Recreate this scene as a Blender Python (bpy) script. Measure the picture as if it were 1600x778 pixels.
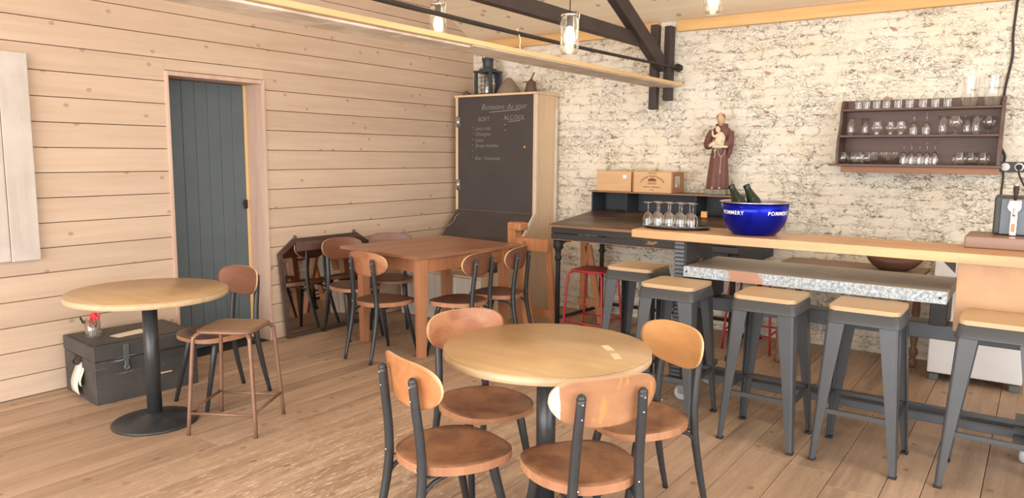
import bpy, bmesh, math, random
from mathutils import Vector, Matrix, Euler, noise
random.seed(7)
PI = math.pi
for _o in list(bpy.data.objects): bpy.data.objects.remove(_o)
SC = bpy.context.scene
C = SC.collection

# ------------------------------------------------------------------ camera
cam_d = bpy.data.cameras.new('camera'); cam = bpy.data.objects.new('camera', cam_d); C.objects.link(cam)
RX = Vector((0.81059563, 0.08076636, -0.58000994)); RY = Vector((0.58554416, -0.09735722, 0.80477302)); RZ = Vector((0.00853043, -0.99196692, -0.12620961))
# RX/RY/RZ = images of the world axes in (right, down, forward)
right = Vector((RX[0], RY[0], RZ[0])); down = Vector((RX[1], RY[1], RZ[1])); fwd = Vector((RX[2], RY[2], RZ[2]))
m3 = Matrix((right, -down, -fwd)).transposed()
cam.matrix_world = Matrix.Translation((4.976, -6.188, 1.5)) @ m3.to_4x4()
cam_d.sensor_fit = 'HORIZONTAL'; cam_d.sensor_width = 36.0; cam_d.lens = 36.0 * 1149 / 1600
cam_d.clip_start = 0.05
SC.camera = cam

# ------------------------------------------------------------------ world and daylight
w = bpy.data.worlds.new('world'); SC.world = w; w.use_nodes = True
bg = w.node_tree.nodes['Background']; bg.inputs[0].default_value = (0.93, 0.96, 1.0, 1); bg.inputs[1].default_value = 1.25

def area(name, loc, rot, sx, sy, energy, col):
    l = bpy.data.lights.new(name, 'AREA'); l.shape = 'RECTANGLE'; l.size = sx; l.size_y = sy; l.energy = energy; l.color = col
    o = bpy.data.objects.new(name, l); o.location = loc; o.rotation_euler = rot; C.objects.link(o); return o
# daylight through the open front of the barn, behind the camera
area('daylight_front', (3.6, -9.3, 1.9), (math.radians(84), 0, 0), 7.0, 3.6, 380, (1.0, 0.985, 0.955))
# daylight through the open bay on the right
area('daylight_side', (8.3, -5.6, 1.9), (0, math.radians(86), 0), 3.2, 4.5, 110, (1.0, 0.985, 0.955))

SC.view_settings.view_transform = 'Standard'
SC.view_settings.look = 'None'
SC.view_settings.gamma = 1.0
SC.view_settings.use_curve_mapping = False
SC.view_settings.exposure = 0.56
SC.cycles.transparent_max_bounces = 32

# ------------------------------------------------------------------ materials
def lin(r, g, b):
    f = lambda c: ((c / 255) / 12.92 if c / 255 <= 0.04045 else (((c / 255) + 0.055) / 1.055) ** 2.4)
    return (f(r), f(g), f(b), 1)
def soft(c, k=0.12):
    l = 0.3*c[0] + 0.59*c[1] + 0.11*c[2]; return tuple(v+(l-v)*k for v in c[:3]) + (1,)
def newmat(name):
    m = bpy.data.materials.new(name); m.use_nodes = True
    nt = m.node_tree; p = nt.nodes['Principled BSDF']; return m, nt, p
def N(nt, typ, **kw):
    n = nt.nodes.new(typ)
    for k, v in kw.items():
        if hasattr(n, k): setattr(n, k, v)
        else: n.inputs[k.replace('_', ' ')].default_value = v
    return n
def L(nt, a, b): nt.links.new(a, b)
def mixc(nt, fac, a, b, mode='MIX'):
    n = nt.nodes.new('ShaderNodeMix'); n.data_type = 'RGBA'; n.blend_type = mode
    for i, v in ((0, fac), (6, a), (7, b)):
        if hasattr(v, 'is_linked'): L(nt, v, n.inputs[i])
        else: n.inputs[i].default_value = v
    return n.outputs[2]
def ramp(nt, src, stops):
    n = nt.nodes.new('ShaderNodeValToRGB'); e = n.color_ramp.elements
    while len(e) < len(stops): e.new(0.5)
    for i, (p, c) in enumerate(stops):
        e[i].position = p; e[i].color = c if len(c) == 4 else (*c, 1)
    L(nt, src, n.inputs[0]); return n.outputs[0]
def g(v): return (v, v, v, 1)
def coords(nt, scale=(1, 1, 1), space='Object', rot=(0, 0, 0)):
    tc = nt.nodes.new('ShaderNodeTexCoord'); mp = nt.nodes.new('ShaderNodeMapping')
    L(nt, tc.outputs[space], mp.inputs[0]); mp.inputs['Scale'].default_value = scale; mp.inputs['Rotation'].default_value = rot
    return mp.outputs[0]
def noisetex(nt, vec, scale, detail=4, rough=0.55, dist=0.0):
    n = nt.nodes.new('ShaderNodeTexNoise'); L(nt, vec, n.inputs['Vector'])
    n.inputs['Scale'].default_value = scale; n.inputs['Detail'].default_value = detail
    n.inputs['Roughness'].default_value = rough; n.inputs['Distortion'].default_value = dist
    return n.outputs['Fac']
def bump(nt, p, h, strength, dist=0.01):
    b = nt.nodes.new('ShaderNodeBump'); b.inputs['Strength'].default_value = strength; b.inputs['Distance'].default_value = dist
    L(nt, h, b.inputs['Height']); L(nt, b.outputs[0], p.inputs['Normal'])

def plain(name, col, rough=0.5, metal=0.0, var=0.12, vs=8, bmp=0.0, spec=None):
    m, nt, p = newmat(name)
    v = coords(nt); n = noisetex(nt, v, vs, 5, 0.6)
    dk = tuple(c * (1 - var) for c in col[:3]) + (1,); lt = tuple(min(1, c * (1 + var)) for c in col[:3]) + (1,)
    L(nt, ramp(nt, n, [(0.3, dk), (0.7, lt)]), p.inputs['Base Color'])
    p.inputs['Roughness'].default_value = rough; p.inputs['Metallic'].default_value = metal
    if spec is not None: p.inputs['Specular IOR Level'].default_value = spec
    if bmp: bump(nt, p, n, bmp)
    return m

def wood(name, c1, c2, grain='x', rough=0.45, fine=40, island=0.0, knots=0.0, knotc=None, patch=None, bmp=0.15, coarse=3.0, stretch=14, spec=None, flecks=0.0, flat=None, pr=(0.42, 0.62)):
    """grain runs along the named local axis; c1/c2 the two grain tones; patch=(colour, amount) a blotchy wear tone"""
    c1, c2 = soft(c1), soft(c2)
    if patch: patch = (soft(patch[0]), patch[1])
    m, nt, p = newmat(name)
    s = {'x': (1.0 / stretch, 1, 1), 'y': (1, 1.0 / stretch, 1), 'z': (1, 1, 1.0 / stretch)}[grain]
    tc = nt.nodes.new('ShaderNodeTexCoord'); geo = nt.nodes.new('ShaderNodeNewGeometry')
    add = nt.nodes.new('ShaderNodeVectorMath'); add.operation = 'ADD'
    sc = nt.nodes.new('ShaderNodeVectorMath'); sc.operation = 'SCALE'; sc.inputs[0].default_value = (13.1, 7.7, 5.3)
    L(nt, geo.outputs['Random Per Island'], sc.inputs['Scale']); L(nt, tc.outputs['Object'], add.inputs[0])
    if island: L(nt, sc.outputs[0], add.inputs[1])
    mp = nt.nodes.new('ShaderNodeMapping'); L(nt, add.outputs[0], mp.inputs[0]); mp.inputs['Scale'].default_value = s
    a = noisetex(nt, mp.outputs[0], fine, 4, 0.6, 0.3)
    b = noisetex(nt, mp.outputs[0], fine * 0.18, 3, 0.5, 1.2)
    mx = nt.nodes.new('ShaderNodeMath'); mx.operation = 'MULTIPLY_ADD'; L(nt, a, mx.inputs[0]); mx.inputs[1].default_value = 0.45
    m2 = nt.nodes.new('ShaderNodeMath'); m2.operation = 'MULTIPLY'; L(nt, b, m2.inputs[0]); m2.inputs[1].default_value = 0.55; L(nt, m2.outputs[0], mx.inputs[2])
    col = ramp(nt, mx.outputs[0], [(0.36, c2), (0.62, c1)])
    if patch:
        n3 = noisetex(nt, tc.outputs['Object'], coarse, 5, 0.6, 0.4)
        f = ramp(nt, n3, [(pr[0], g(0)), (pr[1], g(patch[1]))])
        col = mixc(nt, f, col, patch[0])
    if island:
        hs = nt.nodes.new('ShaderNodeMapRange'); L(nt, geo.outputs['Random Per Island'], hs.inputs[0])
        hs.inputs[3].default_value = 1 - island; hs.inputs[4].default_value = 1 + island
        hv = nt.nodes.new('ShaderNodeHueSaturation'); L(nt, hs.outputs[0], hv.inputs['Value']); L(nt, col, hv.inputs['Color']); col = hv.outputs[0]
    if knots:
        ks = {'x': (0.75, 1, 1), 'y': (1, 0.75, 1), 'z': (1, 1, 0.75)}[grain]
        mk = nt.nodes.new('ShaderNodeMapping'); L(nt, add.outputs[0], mk.inputs[0]); mk.inputs['Scale'].default_value = ks
        vo = nt.nodes.new('ShaderNodeTexVoronoi'); vo.inputs['Scale'].default_value = 3.4
        nz = nt.nodes.new('ShaderNodeTexNoise'); L(nt, mk.outputs[0], nz.inputs['Vector']); nz.inputs['Scale'].default_value = 14; nz.inputs['Detail'].default_value = 2
        wb = nt.nodes.new('ShaderNodeVectorMath'); wb.operation = 'MULTIPLY_ADD'; L(nt, nz.outputs['Color'], wb.inputs[0]); wb.inputs[1].default_value = (0.012, 0.012, 0.012); L(nt, mk.outputs[0], wb.inputs[2])
        if flat:
            vo.voronoi_dimensions = '2D'
            sp_ = nt.nodes.new('ShaderNodeSeparateXYZ'); L(nt, wb.outputs[0], sp_.inputs[0]); cb_ = nt.nodes.new('ShaderNodeCombineXYZ')
            ax = [q for q in 'xyz' if q != flat]
            for q, ax_ in enumerate(ax): L(nt, sp_.outputs['xyz'.index(ax_)], cb_.inputs[q])
            L(nt, cb_.outputs[0], vo.inputs['Vector'])
        else: L(nt, wb.outputs[0], vo.inputs['Vector'])
        f = ramp(nt, vo.outputs['Distance'], [(0.0, g(0.75)), (knots * 0.6, g(0.45)), (knots, g(0.8)), (knots * 1.25, g(0.0))])
        col = mixc(nt, f, col, knotc or tuple(c * 0.45 for c in c2[:3]) + (1,))
    if flecks:
        nf = noisetex(nt, mp.outputs[0], 22, 6, 0.75)
        f = ramp(nt, nf, [(0.64, g(0)), (0.67, g(flecks))])
        col = mixc(nt, f, col, lin(225, 215, 200))
    L(nt, col, p.inputs['Base Color'])
    p.inputs['Roughness'].default_value = rough
    if spec is not None: p.inputs['Specular IOR Level'].default_value = spec
    bump(nt, p, mx.outputs[0], bmp, 0.004)
    return m

M = {}
M['wall_pine'] = wood('whitewashed pine', lin(216, 190, 164), lin(203, 175, 149), 'y', 0.6, 30, island=0.045, flat='x', knots=0.036, knotc=lin(160, 128, 104), bmp=0.12, spec=0.3)
M['mirror_frame'] = wood('dark brown mirror frame', lin(96, 74, 62), lin(70, 54, 48), 'y', 0.5, 18)
M['frame_pine'] = wood('pink pine lining', lin(222, 190, 170), lin(203, 168, 147), 'z', 0.6, 30, island=0.02, knots=0.05, knotc=lin(150, 112, 90), bmp=0.1, spec=0.3)
M['stop_pine'] = wood('yellow pine strip', lin(232, 196, 132), lin(220, 178, 110), 'z', 0.6, 30)
M['floor'] = None
M['beam_pine'] = wood('yellow pine beam', lin(235, 190, 118), lin(214, 160, 88), 'x', 0.5, 26, flat='y', knots=0.04, knotc=lin(150, 90, 45), island=0.02)
M['ceil'] = wood('pale pine ceiling board', lin(246, 230, 202), lin(238, 218, 186), 'x', 0.6, 16, island=0.03, flat='z', knots=0.05, knotc=lin(165, 125, 90), bmp=0.05)
M['plank_edge'] = wood('pale pine plank', lin(232, 196, 138), lin(215, 172, 112), 'y', 0.55, 26)
M['plank_old'] = wood('greyed plank', lin(228, 216, 198), lin(190, 174, 156), 'y', 0.7, 14, stretch=7, bmp=0.5, patch=(lin(244, 236, 222), 0.7), coarse=5)
M['shutter'] = wood('chalk white old board', lin(204, 194, 184), lin(180, 168, 158), 'z', 0.75, 18, patch=(lin(212, 204, 196), 0.8), island=0.03, knots=0.04, knotc=lin(150, 135, 120), bmp=0.3)
M['chair_seat'] = wood('worn brown plywood seat', lin(156, 104, 66), lin(112, 73, 50), 'y', 0.36, 14, patch=(lin(180, 128, 84), 0.5), coarse=9, stretch=5, bmp=0.06)
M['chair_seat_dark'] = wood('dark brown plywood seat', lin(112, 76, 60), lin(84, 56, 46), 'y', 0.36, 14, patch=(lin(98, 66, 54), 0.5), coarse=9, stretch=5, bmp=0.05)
M['chair_back'] = wood('varnished plywood back', lin(196, 124, 66), lin(160, 92, 48), 'x', 0.33, 16, patch=(lin(206, 142, 84), 0.6), coarse=8, stretch=6, bmp=0.05)
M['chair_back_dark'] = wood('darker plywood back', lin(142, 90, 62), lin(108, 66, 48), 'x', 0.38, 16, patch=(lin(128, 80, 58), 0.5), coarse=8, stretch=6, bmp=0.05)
M['chair_back_brown'] = wood('grey brown worn plywood back', lin(190, 134, 90), lin(152, 104, 72), 'x', 0.33, 16, patch=(lin(164, 112, 78), 0.7), coarse=6, stretch=6, bmp=0.05)
def mk_scuff():
    m = M['chair_back_brown'].copy(); m.name = 'worn back with bare white corner'; nt = m.node_tree; p = nt.nodes['Principled BSDF']
    src = p.inputs['Base Color'].links[0].from_socket
    v = coords(nt); sx = nt.nodes.new('ShaderNodeSeparateXYZ'); L(nt, v, sx.inputs[0])
    n = noisetex(nt, v, 30, 3); ad = nt.nodes.new('ShaderNodeMath'); ad.operation = 'MULTIPLY_ADD'; L(nt, n, ad.inputs[0]); ad.inputs[1].default_value = 0.012; L(nt, sx.outputs[0], ad.inputs[2])
    a2 = nt.nodes.new('ShaderNodeMath'); a2.operation = 'MULTIPLY_ADD'; L(nt, sx.outputs[2], a2.inputs[0]); a2.inputs[1].default_value = 0.12; L(nt, ad.outputs[0], a2.inputs[2])
    mr = nt.nodes.new('ShaderNodeMapRange'); L(nt, a2.outputs[0], mr.inputs[0]); mr.inputs[1].default_value = -0.0725; mr.inputs[2].default_value = -0.0705; mr.inputs[3].default_value = 1; mr.inputs[4].default_value = 0
    L(nt, mixc(nt, mr.outputs[0], src, lin(238, 226, 208)), p.inputs['Base Color'])
    n2 = noisetex(nt, coords(nt, (1, 1, 0.25)), 22, 4, 0.7); f2 = ramp(nt, n2, [(0.60, g(0)), (0.66, g(0.6))])
    src = p.inputs['Base Color'].links[0].from_socket; L(nt, mixc(nt, f2, src, lin(214, 150, 78)), p.inputs['Base Color'])
    return m
M['chair_back_scuffed'] = mk_scuff()
M['chair_back_red'] = wood('red brown varnished back', lin(184, 116, 74), lin(146, 84, 54), 'x', 0.33, 16, patch=(lin(202, 146, 98), 0.6), coarse=7, stretch=6, bmp=0.05)
M['chair_back_light'] = wood('honey plywood back', lin(222, 166, 96), lin(196, 134, 70), 'x', 0.3, 12, patch=(lin(206, 142, 78), 0.6), coarse=7, stretch=6, bmp=0.05)
M['seat_edge'] = wood('orange seat edge', lin(192, 136, 94), lin(160, 104, 70), 'z', 0.4, 20, bmp=0.08)
M['ply_edge'] = plain('pale plywood edge', lin(222, 184, 138), 0.55)
M['white_scuff'] = plain('bare white scuffed corner', lin(238, 226, 208), 0.6)
M['black_metal'] = plain('chipped black enamel', lin(50, 52, 55), 0.34, 0.0, 0.15, 30)
M['stool_metal'] = plain('dark gunmetal paint', lin(78, 81, 85), 0.42, 0.3, 0.06, 6)
M['steel_blue'] = plain('blue grey steel', lin(92, 97, 104), 0.45, 0.3, 0.12, 4)
M['rubber'] = plain('black rubber', lin(38, 38, 40), 0.8)
M['stool_wood'] = wood('bamboo stool seat', lin(202, 170, 126), lin(186, 152, 108), 'x', 0.45, 24, bmp=0.05)
M['table_top'] = wood('oak table top', lin(200, 166, 118), lin(184, 148, 100), 'x', 0.3, 20, patch=(lin(176, 130, 74), 0.5), coarse=2.2, bmp=0.04)
M['table_edge'] = wood('pale table edge', lin(208, 178, 138), lin(186, 154, 112), 'x', 0.45, 30)
M['red_table'] = wood('red brown table top', lin(170, 120, 84), lin(148, 99, 68), 'y', 0.34, 16, patch=(lin(156, 102, 74), 0.4), coarse=3, island=0.05, bmp=0.08)
M['oak_leg'] = wood('honey brown table frame', lin(192, 130, 84), lin(168, 106, 66), 'z', 0.45, 18, bmp=0.08)
M['bar_wood'] = wood('golden bar plank', lin(226, 176, 110), lin(186, 132, 78), 'x', 0.34, 16, stretch=9, patch=(lin(204, 146, 98), 0.6), coarse=3, bmp=0.1)
M['bar_panel'] = wood('caramel plywood panel', lin(188, 140, 92), lin(170, 120, 76), 'z', 0.4, 9, stretch=5, patch=(lin(202, 156, 106), 0.6), coarse=4, bmp=0.03)
M['ledge_wood'] = wood('red brown ledge', lin(158, 120, 98), lin(136, 100, 80), 'x', 0.35, 12, bmp=0.05)
M['old_table'] = wood('brown old table', lin(150, 114, 84), lin(124, 92, 66), 'x', 0.5, 18)
M['trestle'] = wood('orange trestle wood', lin(206, 142, 86), lin(176, 112, 64), 'z', 0.5, 18, bmp=0.1)
M['cup_pine'] = wood('cream pine cupboard', lin(232, 202, 164), lin(218, 184, 144), 'z', 0.5, 22, knots=0.045, knotc=lin(150, 105, 70), bmp=0.05)
M['cup_white'] = plain('cream painted moulding', lin(228, 214, 196), 0.5)
M['white_boards'] = wood('white painted boards', lin(228, 214, 198), lin(212, 194, 176), 'z', 0.6, 16, knots=0.035, knotc=lin(170, 140, 118), island=0.03)
M['slate'] = plain('matt blackboard', lin(72, 66, 65), 0.75, 0, 0.1, 3)
M['chalk'] = plain('chalk', lin(176, 172, 168), 0.9)
M['door_blue'] = plain('slate blue door paint', lin(94, 106, 112), 0.6, 0, 0.06, 4)
M['iron'] = plain('dark iron', lin(50, 46, 46), 0.6, 0.2, 0.2, 12, 0.2)
M['brown_beam'] = plain('dark brown painted timber', lin(64, 54, 52), 0.65, 0, 0.15, 6, 0.1)
M['trunk'] = wood('worn black trunk', lin(74, 72, 71), lin(60, 58, 57), 'y', 0.6, 30, patch=(lin(92, 85, 80), 0.4), coarse=5, bmp=0.2, flecks=0.5)
M['grey_metal'] = plain('dull grey metal', lin(112, 118, 118), 0.45, 0.5)
M['paper'] = plain('cream paper', lin(224, 216, 200), 0.8, 0, 0.04)
M['tan_metal'] = plain('brown stool tube', lin(138, 104, 86), 0.38, 0.25, 0.15, 14)
M['tan_seat'] = wood('tan stool seat', lin(168, 140, 106), lin(144, 116, 86), 'x', 0.4, 18, patch=(lin(150, 112, 84), 0.5), coarse=6, bmp=0.04)
M['red_metal'] = plain('red enamel', lin(176, 44, 54), 0.35, 0, 0.1)
M['red_seat'] = plain('dark red seat', lin(140, 50, 44), 0.45, 0, 0.15)
M['desk_black'] = wood('black painted desk', lin(60, 58, 60), lin(46, 44, 46), 'x', 0.55, 16, stretch=8, bmp=0.25, patch=(lin(176, 128, 88), 0.8), pr=(0.615, 0.635), coarse=5)
M['desk_top'] = wood('worn black brown desk top', lin(134, 104, 80), lin(56, 48, 44), 'x', 0.4, 13, stretch=9, patch=(lin(66, 56, 50), 0.8), pr=(0.46, 0.56), coarse=3.2, bmp=0.2)
M['desk_edge'] = wood('worn wood edge', lin(176, 122, 78), lin(90, 66, 50), 'x', 0.5, 10, stretch=9, bmp=0.2)
M['desk_inside'] = plain('dark slate paint', lin(54, 58, 64), 0.6)
M['crate'] = wood('pine wine crate', lin(228, 184, 130), lin(206, 158, 104), 'x', 0.55, 22, bmp=0.08)
M['crate_side'] = wood('brown wine crate side', lin(184, 126, 82), lin(164, 108, 68), 'x', 0.55, 22)
M['ink'] = plain('brown branding ink', lin(120, 72, 44), 0.8)
M['blue'] = None
M['steel'] = plain('brushed steel', lin(205, 205, 205), 0.22, 1.0, 0.04)
M['chrome'] = plain('chrome', lin(225, 225, 228), 0.08, 1.0, 0.01)
M['white_paint'] = plain('white lettering', lin(240, 240, 245), 0.5, 0, 0.02)
M['white_enamel'] = plain('white fridge enamel', lin(236, 237, 238), 0.35, 0, 0.02)
M['caster_grey'] = plain('grey wheel', lin(176, 182, 186), 0.45)
M['tray'] = plain('black tray', lin(30, 30, 34), 0.25)
M['shelf_wood'] = wood('dark brown shelf wood', lin(112, 82, 70), lin(86, 62, 54), 'x', 0.5, 14, stretch=8, bmp=0.15)
M['batten'] = wood('orange brown batten', lin(166, 110, 72), lin(140, 88, 56), 'x', 0.5, 18)
M['robe'] = plain('brown painted robe', lin(112, 74, 66), 0.6, 0, 0.14, 18)
M['plaster'] = plain('cream plaster', lin(222, 202, 176), 0.65, 0, 0.1, 30)
M['skin_paint'] = plain('flesh painted plaster', lin(206, 172, 142), 0.6, 0, 0.08, 30)
M['hair_paint'] = plain('brown painted hair', lin(146, 112, 88), 0.7, 0, 0.1, 30)
M['beard_paint'] = plain('fair painted beard', lin(176, 142, 112), 0.7)
M['stone_grey'] = plain('mottled base', lin(128, 124, 112), 0.7, 0, 0.3, 40)
M['lantern'] = plain('blue grey tin', lin(68, 76, 84), 0.5, 0.3, 0.2, 12)
M['clay'] = plain('grey clay', lin(132, 116, 102), 0.8, 0, 0.1, 20)
M['dark_clay'] = plain('dark brown tin', lin(96, 76, 62), 0.6, 0.1, 0.2, 20)
M['bowl_wood'] = wood('carved brown bowl', lin(124, 84, 62), lin(92, 62, 46), 'x', 0.6, 14, bmp=0.4)
M['box_grey'] = plain('dark grey plastic', lin(66, 66, 66), 0.5)
M['tap_body'] = plain('graphite tap housing', lin(90, 97, 104), 0.4, 0.3)
M['orange'] = plain('orange badge', lin(216, 128, 52), 0.4)
M['cloth_red'] = plain('red sachet paper', lin(214, 56, 62), 0.5)
M['sach_white'] = plain('white stick paper', lin(230, 226, 218), 0.6)
M['tape'] = plain('pale tape residue', lin(236, 214, 176), 0.6)
M['yellow_block'] = plain('yellow sticky block', lin(226, 170, 92), 0.6)
M['tile_grey'] = plain('dark cable', lin(52, 44, 40), 0.6)
M['white_cable'] = plain('white string', lin(230, 220, 200), 0.7)

def mk_floor():
    m = wood('worn floorboards', lin(196, 165, 137), lin(148, 121, 98), 'y', 0.5, 24, island=0.07, flat='z', knots=0.04, knotc=lin(120, 88, 62),
             patch=(lin(178, 146, 118), 0.5), coarse=1.1, bmp=0.4, stretch=16, spec=0.35)
    nt = m.node_tree; p = nt.nodes['Principled BSDF']
    src = p.inputs['Base Color'].links[0].from_socket
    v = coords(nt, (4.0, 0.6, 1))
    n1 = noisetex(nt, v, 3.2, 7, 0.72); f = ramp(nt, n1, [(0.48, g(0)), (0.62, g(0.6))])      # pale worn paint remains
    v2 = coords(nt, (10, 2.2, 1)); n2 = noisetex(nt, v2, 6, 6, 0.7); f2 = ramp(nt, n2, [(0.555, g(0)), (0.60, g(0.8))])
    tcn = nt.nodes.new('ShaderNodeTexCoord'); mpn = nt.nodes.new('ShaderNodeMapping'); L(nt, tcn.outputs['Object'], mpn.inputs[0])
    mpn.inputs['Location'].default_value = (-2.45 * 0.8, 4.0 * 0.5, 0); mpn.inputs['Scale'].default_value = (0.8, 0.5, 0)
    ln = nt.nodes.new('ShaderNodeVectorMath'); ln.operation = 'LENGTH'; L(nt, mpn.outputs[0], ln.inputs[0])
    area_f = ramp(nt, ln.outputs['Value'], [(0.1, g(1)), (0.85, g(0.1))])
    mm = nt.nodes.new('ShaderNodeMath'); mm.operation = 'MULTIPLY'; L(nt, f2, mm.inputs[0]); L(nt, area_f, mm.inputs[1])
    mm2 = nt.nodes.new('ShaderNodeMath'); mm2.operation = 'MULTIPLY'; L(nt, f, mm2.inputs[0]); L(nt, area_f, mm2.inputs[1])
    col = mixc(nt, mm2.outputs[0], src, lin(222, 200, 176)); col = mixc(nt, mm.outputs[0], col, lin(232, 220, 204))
    L(nt, col, p.inputs['Base Color'])
    return m
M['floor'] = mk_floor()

def mth(nt, op, x, y=0.0, z=None):
    n = nt.nodes.new('ShaderNodeMath'); n.operation = op
    for i, v in enumerate((x, y, z)):
        if v is None: continue
        if hasattr(v, 'is_linked'): L(nt, v, n.inputs[i])
        else: n.inputs[i].default_value = v
    return n.outputs[0]
def mk_brick():
    m, nt, p = newmat('whitewashed rough brick')
    tc = nt.nodes.new('ShaderNodeTexCoord')
    sp = nt.nodes.new('ShaderNodeSeparateXYZ'); L(nt, tc.outputs['Object'], sp.inputs[0])
    cb = nt.nodes.new('ShaderNodeCombineXYZ'); L(nt, sp.outputs[0], cb.inputs[0]); L(nt, sp.outputs[2], cb.inputs[1])
    nw = nt.nodes.new('ShaderNodeTexNoise'); L(nt, cb.outputs[0], nw.inputs['Vector']); nw.inputs['Scale'].default_value = 6; nw.inputs['Detail'].default_value = 5; nw.inputs['Roughness'].default_value = 0.7
    wv = nt.nodes.new('ShaderNodeVectorMath'); wv.operation = 'MULTIPLY_ADD'; L(nt, nw.outputs['Color'], wv.inputs[0]); wv.inputs[1].default_value = (0.16, 0.075, 0); L(nt, cb.outputs[0], wv.inputs[2])
    br = nt.nodes.new('ShaderNodeTexBrick'); L(nt, wv.outputs[0], br.inputs['Vector'])
    br.inputs['Scale'].default_value = 1.0; br.inputs['Brick Width'].default_value = 0.23; br.inputs['Row Height'].default_value = 0.078
    br.inputs['Mortar Size'].default_value = 0.02; br.inputs['Mortar Smooth'].default_value = 1.0
    mpx = nt.nodes.new('ShaderNodeMapping'); L(nt, wv.outputs[0], mpx.inputs[0]); mpx.inputs['Scale'].default_value = (1, 1.9, 1)
    na = noisetex(nt, mpx.outputs[0], 7, 7, 0.62, 0.5)
    nb = noisetex(nt, mpx.outputs[0], 21, 7, 0.70, 0.8)
    nk = noisetex(nt, mpx.outputs[0], 17, 6, 0.62, 1.6)
    nc = noisetex(nt, cb.outputs[0], 1.1, 4, 0.6)
    nd = noisetex(nt, cb.outputs[0], 3.4, 4, 0.6)
    base = ramp(nt, nc, [(0.3, lin(246, 236, 216)), (0.5, lin(250, 244, 229)), (0.7, lin(247, 236, 210))])
    joint = br.outputs['Fac']
    # cracks: thin crooked crevices, their shade and dirt painted dark, where the noise crosses its middle, denser near joints and in some zones
    rid = mth(nt, 'ABSOLUTE', mth(nt, 'SUBTRACT', nk, 0.5))
    crk = ramp(nt, rid, [(0.0, g(1)), (0.010, g(0.8)), (0.018, g(0))])
    zone = ramp(nt, mth(nt, 'MULTIPLY_ADD', joint, 0.10, nd), [(0.47, g(0.06)), (0.62, g(0.8))])
    cf = nt_mul(nt, crk, zone)
    # crumbled spots: cavity shade and dirt put into the colour as flecks
    fl = ramp(nt, mth(nt, 'MULTIPLY_ADD', nd, 0.20, mth(nt, 'MULTIPLY_ADD', joint, 0.06, nb)), [(0.722, g(0)), (0.745, g(0.75))])
    col = mixc(nt, cf, base, lin(168, 146, 124)); col = mixc(nt, fl, col, lin(160, 134, 110))
    # ochre stains and bare red brick
    ns = noisetex(nt, mpx.outputs[0], 2.1, 3, 0.5); sf = ramp(nt, ns, [(0.60, g(0)), (0.75, g(0.35))]); col = mixc(nt, sf, col, lin(224, 196, 146))
    rf = ramp(nt, mth(nt, 'MULTIPLY_ADD', nb, 0.25, noisetex(nt, mpx.outputs[0], 4.6, 2, 0.4, 0.2)), [(0.855, g(0)), (0.87, g(0.8))])
    col = mixc(nt, rf, col, lin(190, 124, 94))
    L(nt, col, p.inputs['Base Color']); p.inputs['Roughness'].default_value = 0.8; p.inputs['Specular IOR Level'].default_value = 0.25
    h = mth(nt, 'MULTIPLY_ADD', joint, -0.22, na); h = mth(nt, 'MULTIPLY_ADD', nb, 0.45, h); h = mth(nt, 'MULTIPLY_ADD', cf, -0.35, h); h = mth(nt, 'MULTIPLY_ADD', fl, -0.4, h)
    bump(nt, p, h, 0.85, 0.024)
    return m
def nt_mul(nt, a, b):
    n = nt.nodes.new('ShaderNodeMath'); n.operation = 'MULTIPLY'; L(nt, a, n.inputs[0]); L(nt, b, n.inputs[1]); return n.outputs[0]
M['brick'] = mk_brick()

def mk_blue():
    m, nt, p = newmat('blue metallic enamel')
    p.inputs['Base Color'].default_value = lin(20, 34, 190); p.inputs['Metallic'].default_value = 0.8; p.inputs['Roughness'].default_value = 0.2
    return m
M['blue'] = mk_blue()
def mk_zinc():
    m, nt, p = newmat('galvanised zinc sheet')
    v = coords(nt); n = noisetex(nt, v, 2.5, 5, 0.6, 0.5)
    vo = nt.nodes.new('ShaderNodeTexVoronoi'); vo.inputs['Scale'].default_value = 60; L(nt, v, vo.inputs['Vector'])
    c1 = ramp(nt, n, [(0.35, lin(152, 144, 134)), (0.6, lin(176, 168, 156))])
    mpr = nt.nodes.new('ShaderNodeSeparateXYZ'); L(nt, v, mpr.inputs[0])
    ad = nt.nodes.new('ShaderNodeMath'); ad.operation = 'MULTIPLY_ADD'; L(nt, n, ad.inputs[0]); ad.inputs[1].default_value = 0.9; L(nt, mpr.outputs[0], ad.inputs[2])
    rust = ramp(nt, ad.outputs[0], [(0.22, g(0.75)), (0.34, g(0))])   # coppery stain towards the left end
    col = mixc(nt, rust, c1, lin(160, 124, 104))
    L(nt, col, p.inputs['Base Color']); p.inputs['Metallic'].default_value = 0.1; p.inputs['Roughness'].default_value = 0.45
    return m
M['zinc'] = mk_zinc()
def mk_zinc_edge():
    m, nt, p = newmat('spangled zinc edge')
    v = coords(nt); n = noisetex(nt, v, 55, 4, 0.8)
    nb = noisetex(nt, v, 3.0, 4, 0.6)
    c1 = ramp(nt, n, [(0.40, lin(128, 138, 146)), (0.60, lin(192, 201, 207))])
    sx = nt.nodes.new('ShaderNodeSeparateXYZ'); L(nt, v, sx.inputs[0])
    ad = nt.nodes.new('ShaderNodeMath'); ad.operation = 'MULTIPLY_ADD'; L(nt, nb, ad.inputs[0]); ad.inputs[1].default_value = 0.25; L(nt, sx.outputs[0], ad.inputs[2])
    rs = ramp(nt, ad.outputs[0], [(0.40, g(0)), (0.42, g(1)), (0.60, g(1)), (0.62, g(0))])
    col = mixc(nt, rs, c1, lin(172, 128, 106))
    L(nt, col, p.inputs['Base Color']); p.inputs['Roughness'].default_value = 0.5; p.inputs['Metallic'].default_value = 0.1
    return m
M['zinc_edge'] = mk_zinc_edge()

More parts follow.
